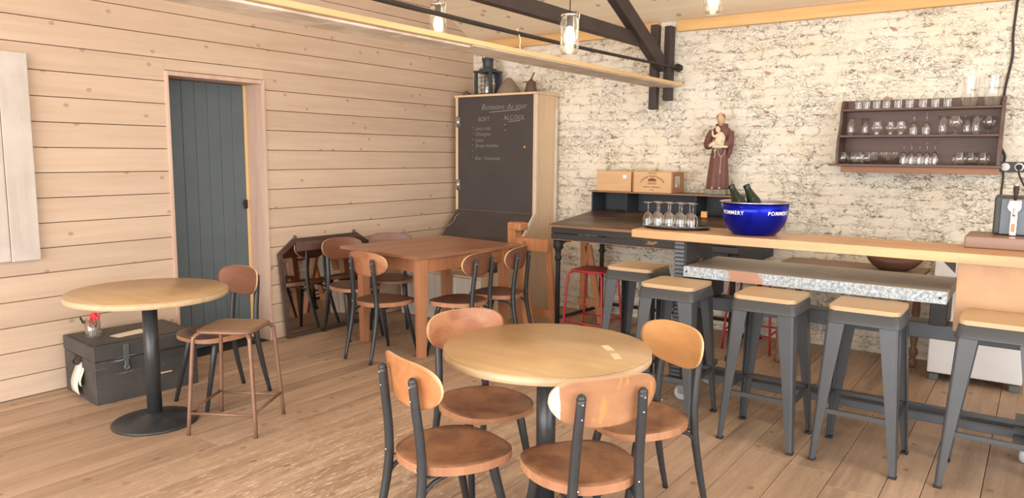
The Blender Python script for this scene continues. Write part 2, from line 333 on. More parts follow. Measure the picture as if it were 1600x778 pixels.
def mk_glass(name, tint=(0.93, 0.95, 0.94, 1), gloss=0.5):
    m = bpy.data.materials.new(name); m.use_nodes = True; nt = m.node_tree; nt.nodes.clear()
    o = nt.nodes.new('ShaderNodeOutputMaterial'); mx = nt.nodes.new('ShaderNodeMixShader'); t = nt.nodes.new('ShaderNodeBsdfTransparent'); gl = nt.nodes.new('ShaderNodeBsdfGlossy')
    t.inputs[0].default_value = tint; gl.inputs['Roughness'].default_value = 0.04; gl.inputs[0].default_value = (1, 1, 1, 1)
    lw = nt.nodes.new('ShaderNodeLayerWeight'); lw.inputs[0].default_value = 0.35
    rm = nt.nodes.new('ShaderNodeMapRange'); L(nt, lw.outputs['Facing'], rm.inputs[0]); rm.inputs[3].default_value = 0.07; rm.inputs[4].default_value = gloss
    L(nt, rm.outputs[0], mx.inputs[0]); L(nt, t.outputs[0], mx.inputs[1]); L(nt, gl.outputs[0], mx.inputs[2]); L(nt, mx.outputs[0], o.inputs[0])
    return m
M['glass'] = mk_glass('clear glass', (0.975, 0.98, 0.975, 1), 0.85)
M['jar_glass'] = mk_glass('jar glass', (0.95, 0.94, 0.88, 1), 0.9)
m_, nt_, p_ = newmat('bottle green glass'); p_.inputs['Base Color'].default_value = lin(24, 40, 32); p_.inputs['Roughness'].default_value = 0.1; M['bottle'] = m_
m_, nt_, p_ = newmat('silvered mirror'); p_.inputs['Base Color'].default_value = lin(205, 200, 192); p_.inputs['Metallic'].default_value = 1.0; p_.inputs['Roughness'].default_value = 0.03; M['mirror'] = m_
def emis(name, col, s):
    m, nt, p = newmat(name); p.inputs['Base Color'].default_value = col
    p.inputs['Emission Color'].default_value = col; p.inputs['Emission Strength'].default_value = s; return m
M['bulb'] = emis('lit bulb', (1.0, 0.80, 0.40, 1), 6.0)

# ------------------------------------------------------------------ mesh helpers
class MB:
    def __init__(s, mats=None): s.bm = bmesh.new(); s.mi = 0
    def _fin(s, vs, M4=None):
        if M4 is not None: bmesh.ops.transform(s.bm, matrix=M4, verts=vs)
        fs = set(f for v in vs for f in v.link_faces)
        for f in fs: f.material_index = s.mi
        return vs
    def box(s, x0, x1, y0, y1, z0, z1, bev=0.0, M4=None, seg=2):
        r = bmesh.ops.create_cube(s.bm, size=1.0); vs = r['verts']
        bmesh.ops.transform(s.bm, matrix=Matrix.Translation(((x0+x1)/2, (y0+y1)/2, (z0+z1)/2)) @ Matrix.Diagonal((abs(x1-x0), abs(y1-y0), abs(z1-z0), 1)), verts=vs)
        if bev:
            es = list(set(e for v in vs for e in v.link_edges))
            rr = bmesh.ops.bevel(s.bm, geom=es, offset=bev, segments=seg, profile=0.5, affect='EDGES')
            vs = list(set([v for v in vs if v.is_valid] + rr['verts']))
        return s._fin(vs, M4)
    def rings(s, rings, closed=True, cap=True, M4=None, smooth=True):
        vr = [[s.bm.verts.new(p) for p in r] for r in rings]; n = len(vr[0]); fs = []
        for a, b in zip(vr[:-1], vr[1:]):
            for i in range(n if closed else n-1):
                j = (i+1) % n
                f = s.bm.faces.new((a[i], a[j], b[j], b[i])); f.smooth = smooth; fs.append(f)
        if cap and closed:
            for r in (list(reversed(vr[0])), vr[-1]):
                try: fs.append(s.bm.faces.new(r))
                except ValueError: pass
        vs = [v for r in vr for v in r]
        return s._fin(vs, M4)
    def tube(s, pts, r, seg=10, M4=None, sq=None):
        pts = [Vector(p) for p in pts]; n = len(pts); rs = r if isinstance(r, (list, tuple)) else [r]*n
        rings = []; up = None
        for i, p in enumerate(pts):
            t = (pts[min(i+1, n-1)] - pts[max(i-1, 0)]).normalized()
            if up is None:
                up = Vector((0, 0, 1)) if abs(t.z) < 0.9 else Vector((0, 1, 0))
            u = (up - t*up.dot(t)).normalized(); v = t.cross(u); up = u
            rings.append([p + rs[i]*(math.cos(a)*u + math.sin(a)*v) for a in [2*PI*k/seg for k in range(seg)]])
        return s.rings(rings, M4=M4)
    def bar(s, p0, p1, w, h, M4=None, bev=0.0, up=(0, 0, 1)):
        p0, p1 = Vector(p0), Vector(p1); t = (p1-p0); ln = t.length; t.normalize(); up = Vector(up)
        u = (up - t*up.dot(t))
        if u.length < 1e-4: u = Vector((0, 1, 0)) - t*t.y
        u.normalize(); v = u.cross(t)
        mm = Matrix((t, v, u)).transposed().to_4x4(); mm.translation = (p0+p1)/2
        if M4 is not None: mm = M4 @ mm
        return s.box(-ln/2, ln/2, -w/2, w/2, -h/2, h/2, bev, mm)
    def lathe(s, prof, seg=24, c=(0, 0, 0), M4=None, cap=True, sx=1, sy=1):
        rings = [[(c[0]+r*sx*math.cos(2*PI*k/seg), c[1]+r*sy*math.sin(2*PI*k/seg), c[2]+z) for k in range(seg)] for r, z in prof]
        return s.rings(rings, cap=cap, M4=M4)
    def prism(s, poly, z0, z1, M4=None, bev=0.0):
        b = [s.bm.verts.new((x, y, z0)) for x, y in poly]; t = [s.bm.verts.new((x, y, z1)) for x, y in poly]; n = len(poly)
        s.bm.faces.new(list(reversed(b))); s.bm.faces.new(t)
        for i in range(n): s.bm.faces.new((b[i], b[(i+1) % n], t[(i+1) % n], t[i]))
        vs = b+t
        if bev:
            es = list(set(e for v in vs for e in v.link_edges))
            rr = bmesh.ops.bevel(s.bm, geom=es, offset=bev, segments=2, profile=0.5, affect='EDGES'); vs = list(set([v for v in vs if v.is_valid]+rr['verts']))
        return s._fin(vs, M4)
    def ball(s, c, r, seg=14, sc=(1, 1, 1), M4=None):
        res = bmesh.ops.create_uvsphere(s.bm, u_segments=seg, v_segments=max(6, seg//2+2), radius=r)
        vs = res['verts']; mm = Matrix.Translation(c) @ Matrix.Diagonal((*sc, 1))
        if M4 is not None: mm = M4 @ mm
        bmesh.ops.transform(s.bm, matrix=mm, verts=vs)
        for v in vs:
            for f in v.link_faces: f.smooth = True
        return s._fin(vs)
    def build(s, name, mat, parent=None, loc=None, rotz=None):
        bmesh.ops.recalc_face_normals(s.bm, faces=s.bm.faces)
        me = bpy.data.meshes.new(name); s.bm.to_mesh(me); s.bm.free()
        for m in (mat if isinstance(mat, (list, tuple)) else [mat]): me.materials.append(m)
        o = bpy.data.objects.new(name, me); C.objects.link(o)
        if parent is not None: o.parent = parent
        if loc is not None: o.location = loc
        if rotz is not None: o.rotation_euler = (0, 0, rotz)
        return o
def tag(o, label=None, cat=None, group=None, kind=None):
    if label: o['label'] = label
    if cat: o['category'] = cat
    if group: o['group'] = group
    if kind: o['kind'] = kind
    return o
def thing(name, label, cat, loc=(0, 0, 0), rotz=0.0, group=None):
    o = bpy.data.objects.new(name, None); o.empty_display_size = 0.1; C.objects.link(o)
    o.location = loc; o.rotation_euler = (0, 0, rotz)
    return tag(o, label, cat, group)
def struct(mb, name, mat, parent=None):
    o = mb.build(name, mat, parent); o['kind'] = 'structure'; return o
def kids(o): return [c for c in bpy.data.objects if c.parent is o]
def copy_tree(o, parent=None):
    c = o.copy(); C.objects.link(c)
    if parent is not None: c.parent = parent
    for ch in kids(o): copy_tree(ch, c)
    return c
def bez(pts, n=8):
    """Catmull-Rom through points"""
    P = [Vector(p) for p in pts]; P = [2*P[0]-P[1]] + P + [2*P[-1]-P[-2]]; out = []
    for i in range(1, len(P)-2):
        a, b, c, d = P[i-1], P[i], P[i+1], P[i+2]
        for k in range(n):
            t = k/n
            out.append(0.5*((2*b) + (c-a)*t + (2*a-5*b+4*c-d)*t*t + (3*b-3*c+d-a)*t*t*t))
    out.append(P[-2]); return out
def rlerp(v, n): # resample radii list to n
    return [v[min(int(i*(len(v)-1)/(n-1)), len(v)-2)] * (1-(i*(len(v)-1)/(n-1)-min(int(i*(len(v)-1)/(n-1)), len(v)-2))) + v[min(int(i*(len(v)-1)/(n-1)), len(v)-2)+1] * (i*(len(v)-1)/(n-1)-min(int(i*(len(v)-1)/(n-1)), len(v)-2)) for i in range(n)]
def text_mesh(body, size, depth=0.001, align='CENTER', shear=0.0, spacing=1.0, offset=0.0):
    cu = bpy.data.curves.new('text', 'FONT'); cu.body = body; cu.size = size; cu.extrude = depth; cu.align_x = align; cu.align_y = 'CENTER'; cu.shear = shear
    cu.space_character = spacing; cu.offset = offset; cu.resolution_u = 3
    o = bpy.data.objects.new('text', cu); C.objects.link(o)
    bpy.context.view_layer.update()
    dg = bpy.context.evaluated_depsgraph_get(); me = bpy.data.meshes.new_from_object(o.evaluated_get(dg))
    bpy.data.objects.remove(o); return me
def link_mesh(name, me, mat, parent, M4=None):
    if M4 is not None: me.transform(M4)
    me.materials.clear(); me.materials.append(mat)
    o = bpy.data.objects.new(name, me); C.objects.link(o); o.parent = parent; return o

# ================================================================== THE SETTING
YF = -9.0; XR = 8.0; DIRT = 0.134; PITCH = 0.1545
DY0, DY1, DZ = -3.375, -2.62, 2.03       # door opening in the left wall
RIDGE_Y = -4.2; SL = 0.5; Z0 = 2.67
def ceil_z(y): return Z0 - SL*y if y > RIDGE_Y else Z0 - SL*RIDGE_Y + SL*(y - RIDGE_Y)

# floor: boards running along Y, each with its own width, butt joints here and there
mb = MB(); x = 0.0; rnd = random.Random(3)
while x < XR:
    wd = rnd.choice([0.15, 0.18, 0.205, 0.22]); y = -0.0
    while y > YF:
        ln = rnd.uniform(1.8, 4.2); y1 = max(YF, y-ln)
        mb.box(x+0.0016, min(XR, x+wd)-0.0016, y1+0.0012, y-0.0012, -0.03, 0.0, 0.0015, seg=1)
        y = y1
    x += wd
mb.mi = 1; mb.box(-0.35, XR, YF, 0.2, -0.06, -0.0302); mb.box(-0.35, -0.0005, YF, 0.0, -0.0301, 0.0, 0)
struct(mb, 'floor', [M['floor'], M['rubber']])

# left wall of horizontal boards, gable shaped, door opening cut out
mb = MB(); zs = [0.0] + [DIRT+PITCH*k for k in range(0, 34)]
rnd = random.Random(5)
for z0, z1 in zip(zs[:-1], zs[1:]):
    if z0 > ceil_z(RIDGE_Y): break
    ys = (YF, 0.0)
    if z1 > Z0: # clip to the slopes
        ya = (Z0 - z0)/SL; yb = RIDGE_Y - (ceil_z(RIDGE_Y) - z0)/SL
        ys = (max(YF, yb), min(0.0, ya))
    if ys[1] - ys[0] < 0.1: continue
    segs = [ys]
    if z0 < DZ + 0.03: segs = [(ys[0], DY0-0.02), (DY1+0.02, ys[1])]
    if z0 < DZ+0.03 < z1:
        mb.box(-0.022, 0.0, DY0-0.02, DY1+0.02, DZ+0.035, z1-0.002, 0.002, seg=1)
    for a, b in segs:
        cut = a + (b-a)*rnd.uniform(0.15, 0.6) if (b-a) > 4 else None
        pr = [(a, b)] if cut is None else [(a, cut-0.001), (cut+0.001, b)]
        for u, v in pr: mb.box(-0.022, 0.0, u, v, z0+0.0022, z1-0.0022, 0.002, seg=1)
mb.mi = 1
def backing(y0, y1, z0, z1): mb.box(-0.06, -0.024, y0, y1, z0, z1)
backing(YF, DY0-0.02, 0, ceil_z(YF)); backing(DY1+0.02, 0.0, 0, Z0); backing(DY0-0.02, DY1+0.02, DZ+0.035, 2.67)
mb.prism([(YF, ceil_z(YF)), (DY0-0.02, ceil_z(YF)), (0, Z0), (RIDGE_Y, ceil_z(RIDGE_Y))], 0, 0.036, M4=Matrix(((0, 0, 1, -0.06), (1, 0, 0, 0), (0, 1, 0, 0), (0, 0, 0, 1))))
struct(mb, 'wall_left', [M['wall_pine'], M['brown_beam']])

# brick wall
mb = MB(); mb.box(-0.06, XR, 0.0, 0.25, 0, Z0+0.02)
struct(mb, 'wall_back', M['brick'])
# roof lining: two slopes of boards running along X
mb = MB()
def slope(yA, yB):
    n = 26
    for i in range(n):
        a = yA + (yB-yA)*i/n; b = yA + (yB-yA)*(i+1)/n; dy = 0.0012 if yB < yA else -0.0012
        a2, b2 = a-dy, b+dy
        ring = [(a2, ceil_z(a2)), (b2, ceil_z(b2)), (b2, ceil_z(b2)+0.03), (a2, ceil_z(a2)+0.03)]
        mb.prism(ring, -0.06, XR, M4=Matrix(((0, 0, 1, 0), (1, 0, 0, 0), (0, 1, 0, 0), (0, 0, 0, 1))))
slope(0.0, RIDGE_Y); slope(RIDGE_Y, YF)
mb.mi = 1
for yA, yB in ((0.25, RIDGE_Y), (RIDGE_Y, YF)):
    ring = [(yA, ceil_z(yA)+0.034), (yB, ceil_z(yB)+0.034), (yB, ceil_z(yB)+0.08), (yA, ceil_z(yA)+0.08)]
    mb.prism(ring, -0.06, XR, M4=Matrix(((0, 0, 1, 0), (1, 0, 0, 0), (0, 1, 0, 0), (0, 0, 0, 1))))
struct(mb, 'ceiling', [M['ceil'], M['brown_beam']])
# right wall boards, only its far part (the rest is the open bay)
mb = MB()
for z0, z1 in zip(zs[:-1], zs[1:]):
    if z1 > 2.7: break
    mb.box(XR, XR+0.022, -2.6, 0.0, z0+0.0022, z1-0.0022, 0.002, seg=1)
struct(mb, 'wall_right', M['wall_pine'])
# wall plate beam on top of the brick wall
mb = MB(); mb.box(2.29, XR, -0.05, -0.001, 2.575, 2.668, 0.004); struct(mb, 'trim_1', M['beam_pine'])
mb = MB(); mb.box(0.002, 2.11, -0.05, -0.001, 2.575, 2.668, 0.004); struct(mb, 'trim_2', M['beam_pine'])

# door lining, stop and blue plank door
mb = MB(); d = 0.25
mb.box(-d, 0.012, DY1, DY1+0.022, 0, DZ+0.03, 0.002)          # far jamb, wide lining
mb.box(-d, 0.012, DY0-0.022, DY0, 0, DZ+0.03, 0.002)
mb.box(-d, 0.012, DY0, DY1, DZ, DZ+0.03, 0.002)
mb.box(-0.27, -0.25, DY0-0.05, DY1+0.05, 0, DZ+0.05)
fr = struct(mb, 'trim_3', M['frame_pine'])
mb = MB(); mb.box(-0.235, -0.20, DY1-0.028, DY1-0.001, 0, DZ-0.002, 0.002)
tag(struct(mb, 'door_stop', M['stop_pine'], fr), 'yellow pine door stop')
mb = MB(); y = DY0+0.004; n = 7; wd = (DY1-0.03-y)/n
for i in range(n): mb.box(-0.235, -0.20, y+i*wd+0.0012, y+(i+1)*wd-0.0012, 0.005, DZ-0.006, 0.003, seg=1)
mb.box(-0.245, -0.236, DY0+0.006, DY1-0.03, 0.01, DZ-0.01)
door = struct(mb, 'door_1', M['door_blue'])
mb = MB(); mb.box(-0.198, -0.185, DY1-0.06, DY1-0.03, 1.06, 1.13, 0.003); mb.ball((-0.18, DY1-0.065, 1.10), 0.011); mb.tube([(-0.19, DY1-0.065, 1.10), (-0.175, DY1-0.065, 1.10)], 0.006)
tag(mb.build('latch', M['iron'], door), 'small black iron latch')

# old white shutter fixed to the wall
t = thing('shutter', 'whitish weathered plank shutter hung on the boarded wall beside the door', 'shutter', (0.03, -4.26, 0.845))
mb = MB(); mb.box(-0.018, 0.018, -0.16, -0.003, 0.0, 1.23, 0.004); mb.box(-0.018, 0.018, -0.33, -0.163, 0.004, 1.235, 0.004); mb.box(-0.018, 0.018, -0.52, -0.333, 0.0, 1.23, 0.004)
mb.build('boards', M['shutter'], t)
for z in (0.25, 0.98):
    mb = MB(); mb.box(-0.029, -0.0185, -0.5, -0.02, z-0.05, z+0.05, 0.002); mb.build('batten', M['shutter'], t)

# ------------------------------------------------------------------ roof truss and hanging board
t = thing('roof_truss', 'dark brown timber roof truss against the whitewashed brick wall', 'roof truss', (2.2, -0.2, 0))
mb = MB(); mb.bar((-0.036, 0.0, 1.905), (-0.036, 0.0, 2.62), 0.07, 0.075, bev=0.008); mb.build('post', M['brown_beam'], t)
mb = MB(); mb.bar((0.05, 0.10, 1.985), (0.05, 0.10, 2.615), 0.065, 0.09, bev=0.008); mb.build('post', M['brown_beam'], t)
mb = MB(); mb.bar((-0.03, -0.05, 2.455), (-0.03, -6.5, 2.455), 0.07, 0.10, bev=0.006); mb.build('tie_beam', M['brown_beam'], t)
mb = MB(); mb.bar((0.01, 0.03, 2.28), (0.01, -3.6, 2.28+3.63*0.5), 0.075, 0.13, bev=0.006); mb.build('rafter', M['brown_beam'], t)
t = thing('tie_rod', 'thin dark iron tie rod running above the hanging board, nut on the wall', 'tie rod', (2.308, -0.03, 2.27))
mb = MB(); pts = [(0, -k*0.25, -0.035*math.sin(min(1, k*0.25/5.2)*PI)) for k in range(0, 27)]
mb.tube(pts, rlerp([0.011, 0.013, 0.016, 0.018], len(pts)), 10); mb.build('rod', M['iron'], t)
mb = MB(); mb.tube([(0, 0.03, 0), (0, -0.03, 0)], 0.034, 6); mb.tube([(0, -0.03, 0), (0, -0.07, 0)], 0.018, 6); mb.build('nut', M['iron'], t)
# white wire tied round the rod, going down to the board
mb = MB(); mb.tube(bez([(2.31, -2.45, 2.262), (2.3, -2.44, 2.255), (2.33, -2.45, 2.2), (2.32, -2.44, 2.16), (2.325, -2.44, 2.1302)]), 0.003, 6)
tag(mb.build('wire', M['white_cable']), 'short white wire hanging from the iron rod down to the board', 'wire')
t = thing('hanging_board', 'long pine board hung level across the room under the tie rod', 'board', (2.266, 0, 2.10))
mb = MB(); mb.box(-0.12, 0.12, -8.0, -0.12, 0, 0.028, 0.002); mb.build('board', M['plank_edge'], t)
mb = MB(); mb.box(-0.12, 0.112, -2.95, -0.13, -0.006, -0.0005, 0.002); mb.build('facing', M['plank_old'], t)
mb = MB(); mb.box(-0.13, 0.09, -8.0, -2.96, -0.014, -0.0005, 0.004); tag(mb.build('facing', M['plank_old'], t), 'rough pale weathered underside plank')

# ------------------------------------------------------------------ jar pendant lamps
def pendant(loc, label):
    t = thing('pendant_lamp', label, 'pendant lamp', loc, 0, 'glass jar pendant lamps')
    mb = MB(); h = 0.19; mb.lathe([(0.001, -h), (0.036, -h), (0.045, -h+0.012), (0.047, -h+0.04), (0.047, -0.03), (0.041, -0.012), (0.041, 0.0)], 24, cap=False); mb.build('jar', M['jar_glass'], t)
    mb = MB(); mb.lathe([(0.043, -0.008), (0.046, -0.008), (0.046, 0.004), (0.043, 0.004), (0.043, -0.008)], 24, cap=False); mb.tube(bez([(0.03, 0, 0.004), (0.055, 0, 0.01), (0.052, 0, -0.03)]), 0.002, 6); mb.build('lid_ring', M['steel'], t)
    mb = MB(); mb.lathe([(0.012, -0.055), (0.016, -0.05), (0.016, -0.005), (0.006, 0.004)], 14); mb.build('socket', M['iron'], t)
    mb = MB(); mb.lathe([(0.001, -0.142), (0.014, -0.138), (0.026, -0.118), (0.028, -0.105), (0.022, -0.08), (0.012, -0.06), (0.011, -0.055)], 18); mb.build('bulb', M['bulb'], t)
    mb = MB(); top = ceil_z(loc[1]) - loc[2] - 0.0; mb.tube([(0, 0, 0.004), (0, 0, top)], 0.003, 6); mb.build('cord', M['iron'], t)
    mb = MB(); mb.lathe([(0.001, top), (0.03, top), (0.03, top-0.02), (0.001, top-0.022)], 14); mb.build('ceiling_rose', M['iron'], t)
    l = bpy.data.lights.new('bulb_light', 'POINT'); l.energy = 2.2; l.color = (1, 0.75, 0.42); l.shadow_soft_size = 0.03
    lo = bpy.data.objects.new('bulb_light', l); C.objects.link(lo); lo.parent = t; lo.location = (0, 0, -0.175)
    return t
pendant((2.175, -3.02, 2.326), 'lit glass jar pendant farthest left, in front of the boarded wall')
pendant((2.975, -2.931, 2.20), 'lit glass jar pendant hanging lowest, between the tie rod and the brick wall')
pendant((3.549, -2.493, 2.405), 'glass jar pendant hanging in front of the yellow wall beam')

# ------------------------------------------------------------------ blackboard cupboard in the corner
t = thing('blackboard_cupboard', 'tall cream pine cupboard with a chalk menu blackboard door in the corner', 'cupboard', (0.0, 0, 0))
XM = lambda: Matrix(((0, 0, 1, 0), (1, 0, 0, 0), (0, 1, 0, 0), (0, 0, 0, 1)))
prof = [(-0.02, 0.0), (-1.205, 0.0), (-1.205, 0.42), (-0.92, 0.46), (-0.60, 0.69), (-0.40, 0.95), (-0.40, 2.07), (-0.02, 2.07)]
mb = MB()
mb.prism(prof, 1.045, 1.07, M4=XM())       # right cheek
mb.prism(prof, 0.10, 0.125, M4=XM())
mb.box(0.125, 1.045, -0.03, -0.02, 0.1, 2.05)
mb.box(0.125, 1.045, -0.395, -0.03, 0.93, 0.95)
mb.build('carcass', M['cup_pine'], t)
mb = MB(); mb.box(0.085, 1.085, -0.42, -0.01, 2.07, 2.092, 0.004); mb.build('top_board', M['cup_pine'], t)
for xa, xb in ((0.102, 0.132), (1.05, 1.0695)):
    mb = MB(); mb.box(xa, xb, -0.418, -0.4005, 0.95, 2.069, 0.002); mb.build('door_stile', M['cup_pine'], t)
# side moulding (white edge strip near the wall)
mb = MB(); mb.box(1.0705, 1.083, -0.07, -0.035, 0.3, 1.95, 0.002); mb.box(1.0705, 1.081, -0.415, -0.385, 0.95, 2.069, 0.002); mb.build('moulding', M['cup_white'], t)
mb = MB(); mb.box(0.133, 1.049, -0.415, -0.4005, 0.952, 2.066, 0.002)
dr = mb.build('blackboard_door', M['slate'], t)
a0 = Vector((0, -0.405, 0.95)); a1 = Vector((0, -0.60, 0.69))
mb = MB()
mb.bar((0.585, -0.410, 0.944), (0.585, -0.79, 0.535), 0.94, 0.014, up=(0, -0.7, 0.7)); tag(mb.build('flap', M['slate'], t), 'black sloping flap below the blackboard')
mb = MB(); mb.box(0.104, 1.066, -1.218, -0.93, 0.42, 0.44, 0.003); mb.build('counter_board', M['cup_pine'], t)
mb = MB()
for k in range(7): mb.box(0.105+k*0.138, 0.105+(k+1)*0.138-0.003, -1.223, -1.2055, 0.005, 0.418, 0.003, seg=1)
tag(mb.build('lower_boards', M['white_boards'], t), 'white painted vertical boards of the low front')
mb = MB(); mb.bar((1.078, -0.41, 0.955), (1.078, -0.80, 0.53), 0.016, 0.03, up=(0, -0.7, 0.7)); mb.build('slope_moulding', M['cup_white'], t)
for z in (1.83, 1.2):
    mb = MB(); mb.tube([(0.133, -0.424, z-0.055), (0.133, -0.424, z+0.055)], 0.008, 8); mb.box(0.135, 0.158, -0.4195, -0.416, z-0.05, z+0.05); mb.box(0.105, 0.131, -0.4215, -0.4185, z-0.05, z+0.05)
    tag(mb.build('hinge', M['steel'], t), 'bright steel hinge')
mb = MB(); mb.ball((0.955, -0.419, 1.58), 0.012, sc=(0.8, 0.5, 1)); tag(mb.build('knob', M['yellow_block'], t), 'small brass keyhole plate')
# chalk writing, pixels of the photo mapped on the door
def bx(px): return 0.133 + (px-720.5)/(837-720.5)*0.916*(1.0)
def bz(px, py): return 2.07 - (py - 151 - (837-px)*0.0)*(2.07-0.95)/(332-151)
RT = Matrix.Rotation(PI/2, 4, 'X')
def chalk(body, px, py, size, align='LEFT', shear=0.25, sp=1.0):
    me = text_mesh(body, size, 0.0003, align, shear, sp, -0.0016*size/0.07)
    link_mesh('chalk_writing', me, M['chalk'], dr, Matrix.Translation((bx(px), -0.4156, bz(px, py))) @ RT)
chalk('Boissons du jour', 758, 168, 0.080)
chalk('SOFT', 753, 187, 0.062, shear=0)
chalk('ALCOOL', 793, 185.5, 0.062, shear=0.1)
for k, (s_, yy) in enumerate([('coca cola', 201), ('Orangina', 210), ('Limo', 219.5), ('Sirop menthe', 228), ('', 238), ('Eau / limonade', 248)]):
    chalk('*  ' + s_, 742, yy, 0.052)
chalk('*', 791, 199, 0.09); chalk('*', 791, 208, 0.09)
mb = MB()
for (xa, ya, xb, yb) in ((771, 176, 818, 173), (800, 191, 818, 190)):
    mb.bar((bx(xa), -0.4158, bz(xa, ya)), (bx(xb), -0.4158, bz(xb, yb)), 0.0006, 0.004)
mb.build('chalk_underline', M['chalk'], dr)
mb = MB(); pl = bez([(bx(727), 0, 0.90), (bx(724), 0, 0.87), (bx(725), 0, 0.83), (bx(720), 0, 0.78)], 5)
pl = [(p.x, -0.410-(0.944-p.z)*0.93-0.013, p.z+0.008) for p in pl]; mb.tube(pl, 0.003, 5); mb.build('chalk_mark', M['chalk'], t)

# on top of the cupboard
t = thing('ship_lantern', 'blue-grey tin ship lantern with chimney on top of the blackboard cupboard', 'lantern', (0.36, -0.22, 2.092))
mb = MB(); mb.box(-0.115, 0.115, -0.10, 0.10, 0, 0.02, 0.004); mb.box(-0.105, 0.105, 0.075, 0.095, 0.02, 0.235, 0.004)
for sx in (-1, 1):
    for sy in (-1, 1): mb.box(sx*0.09-0.014, sx*0.09+0.014, sy*0.08-0.014, sy*0.08+0.014, 0.02, 0.235, 0.003)
mb.box(-0.112, 0.112, -0.10, 0.10, 0.225, 0.245, 0.004)
mb.lathe([(0.10, 0.245), (0.085, 0.262), (0.056, 0.27), (0.053, 0.275), (0.053, 0.35), (0.058, 0.355), (0.056, 0.37), (0.03, 0.378)], 20); mb.build('body', M['lantern'], t)
mb = MB(); mb.lathe([(0.07, 0.02), (0.075, 0.06), (0.075, 0.18), (0.06, 0.225)], 18, cap=False); mb.build('lens', M['glass'], t)
mb = MB()
for z in (0.06, 0.10, 0.14, 0.18): mb.lathe([(0.079, z-0.002), (0.083, z), (0.079, z+0.002)], 18, cap=False)
mb.build('guard', M['lantern'], t)
mb = MB(); mb.lathe([(0.03, 0.02), (0.03, 0.06), (0.012, 0.07), (0.012, 0.09), (0.002, 0.10)], 12); tag(mb.build('burner', M['plaster'], t), 'pale burner inside')
mb = MB(); mb.tube(bez([(-0.057, 0, 0.31), (-0.075, 0, 0.37), (-0.06, 0, 0.40)]), 0.004, 6); mb.build('handle', M['lantern'], t)
t = thing('clay_pot', 'grey conical clay pot next to the ship lantern', 'pot', (0.62, -0.22, 2.092))
mb = MB(); mb.lathe([(0.001, 0), (0.118, 0), (0.122, 0.02), (0.10, 0.06), (0.062, 0.12), (0.03, 0.155), (0.014, 0.165)], 24); mb.build('body', M['clay'], t)
mb = MB(); mb.lathe([(0.014, 0.165), (0.018, 0.172), (0.013, 0.182), (0.002, 0.186)], 12); tag(mb.build('knob', M['plaster'], t), 'pale knob at the tip')
t = thing('oil_can', 'small dark oil can with a leaning spout at the right of the clay pot', 'oil can', (0.885, -0.22, 2.092))
mb = MB(); mb.lathe([(0.001, 0), (0.062, 0), (0.064, 0.02), (0.05, 0.07), (0.048, 0.10), (0.02, 0.13), (0.01, 0.14)], 20); mb.build('body', M['dark_clay'], t)
mb = MB(); mb.tube([(-0.03, 0, 0.10), (0.0, 0, 0.14), (0.035, 0, 0.20)], [0.012, 0.008, 0.005], 8); mb.build('spout', M['dark_clay'], t)
mb = MB(); mb.bar((-0.09, 0, 0.115), (0.06, 0, 0.112), 0.012, 0.008); mb.build('lever', M['dark_clay'], t)
mb = MB(); mb.lathe([(0.001, 0), (0.032, 0), (0.04, 0.012), (0.036, 0.03), (0.02, 0.036), (0.018, 0.05), (0.001, 0.052)], 16)
tag(mb.build('small_tin', M['dark_clay'], loc=(0.15, -0.3, 2.092)), 'little dark round tin at the left end of the cupboard top', 'tin')

# ------------------------------------------------------------------ cut-corner mirror leaning on the boarded wall
t = thing('mirror', 'large cut-corner mirror in a dark wooden frame leaning on the boarded wall', 'mirror', (0.075, -2.06, 0.0)); t.rotation_euler = (0, math.radians(-4.0), 0)
out = [(-0.44, 0), (0.53, 0), (0.53, 0.70), (0.36, 0.81), (-0.32, 0.81), (-0.475, 0.70)]
inn = [(-0.41, 0.035), (0.50, 0.035), (0.50, 0.685), (0.345, 0.775), (-0.305, 0.775), (-0.443, 0.685)]
out = [(a, b) for a, b in out]; mb = MB(); n = len(out)
for i in range(n):
    j = (i+1) % n
    q = [out[i], out[j], inn[j], inn[i]]; mb.prism(q, -0.014, 0.014, M4=XM())
fr_ = mb.build('frame', M['mirror_frame'], t)
mb = MB(); mb.prism([(a*1.01, b) for a, b in inn], -0.006, 0.002, M4=XM()); mb.build('glass', M['mirror'], t)
mb = MB(); mb.box(0.006, 0.0155, -0.30, 0.34, 0.70, 0.777, 0.003); mb.build('top_panel', M['shelf_wood'], t)
mb = MB()
for s in (-1, 1): mb.ball((0, -0.30 if s < 0 else 0.34, 0.82), 0.016, 10, sc=(0.7, 1, 1.1))
mb.build('ornament', M['shelf_wood'], t)

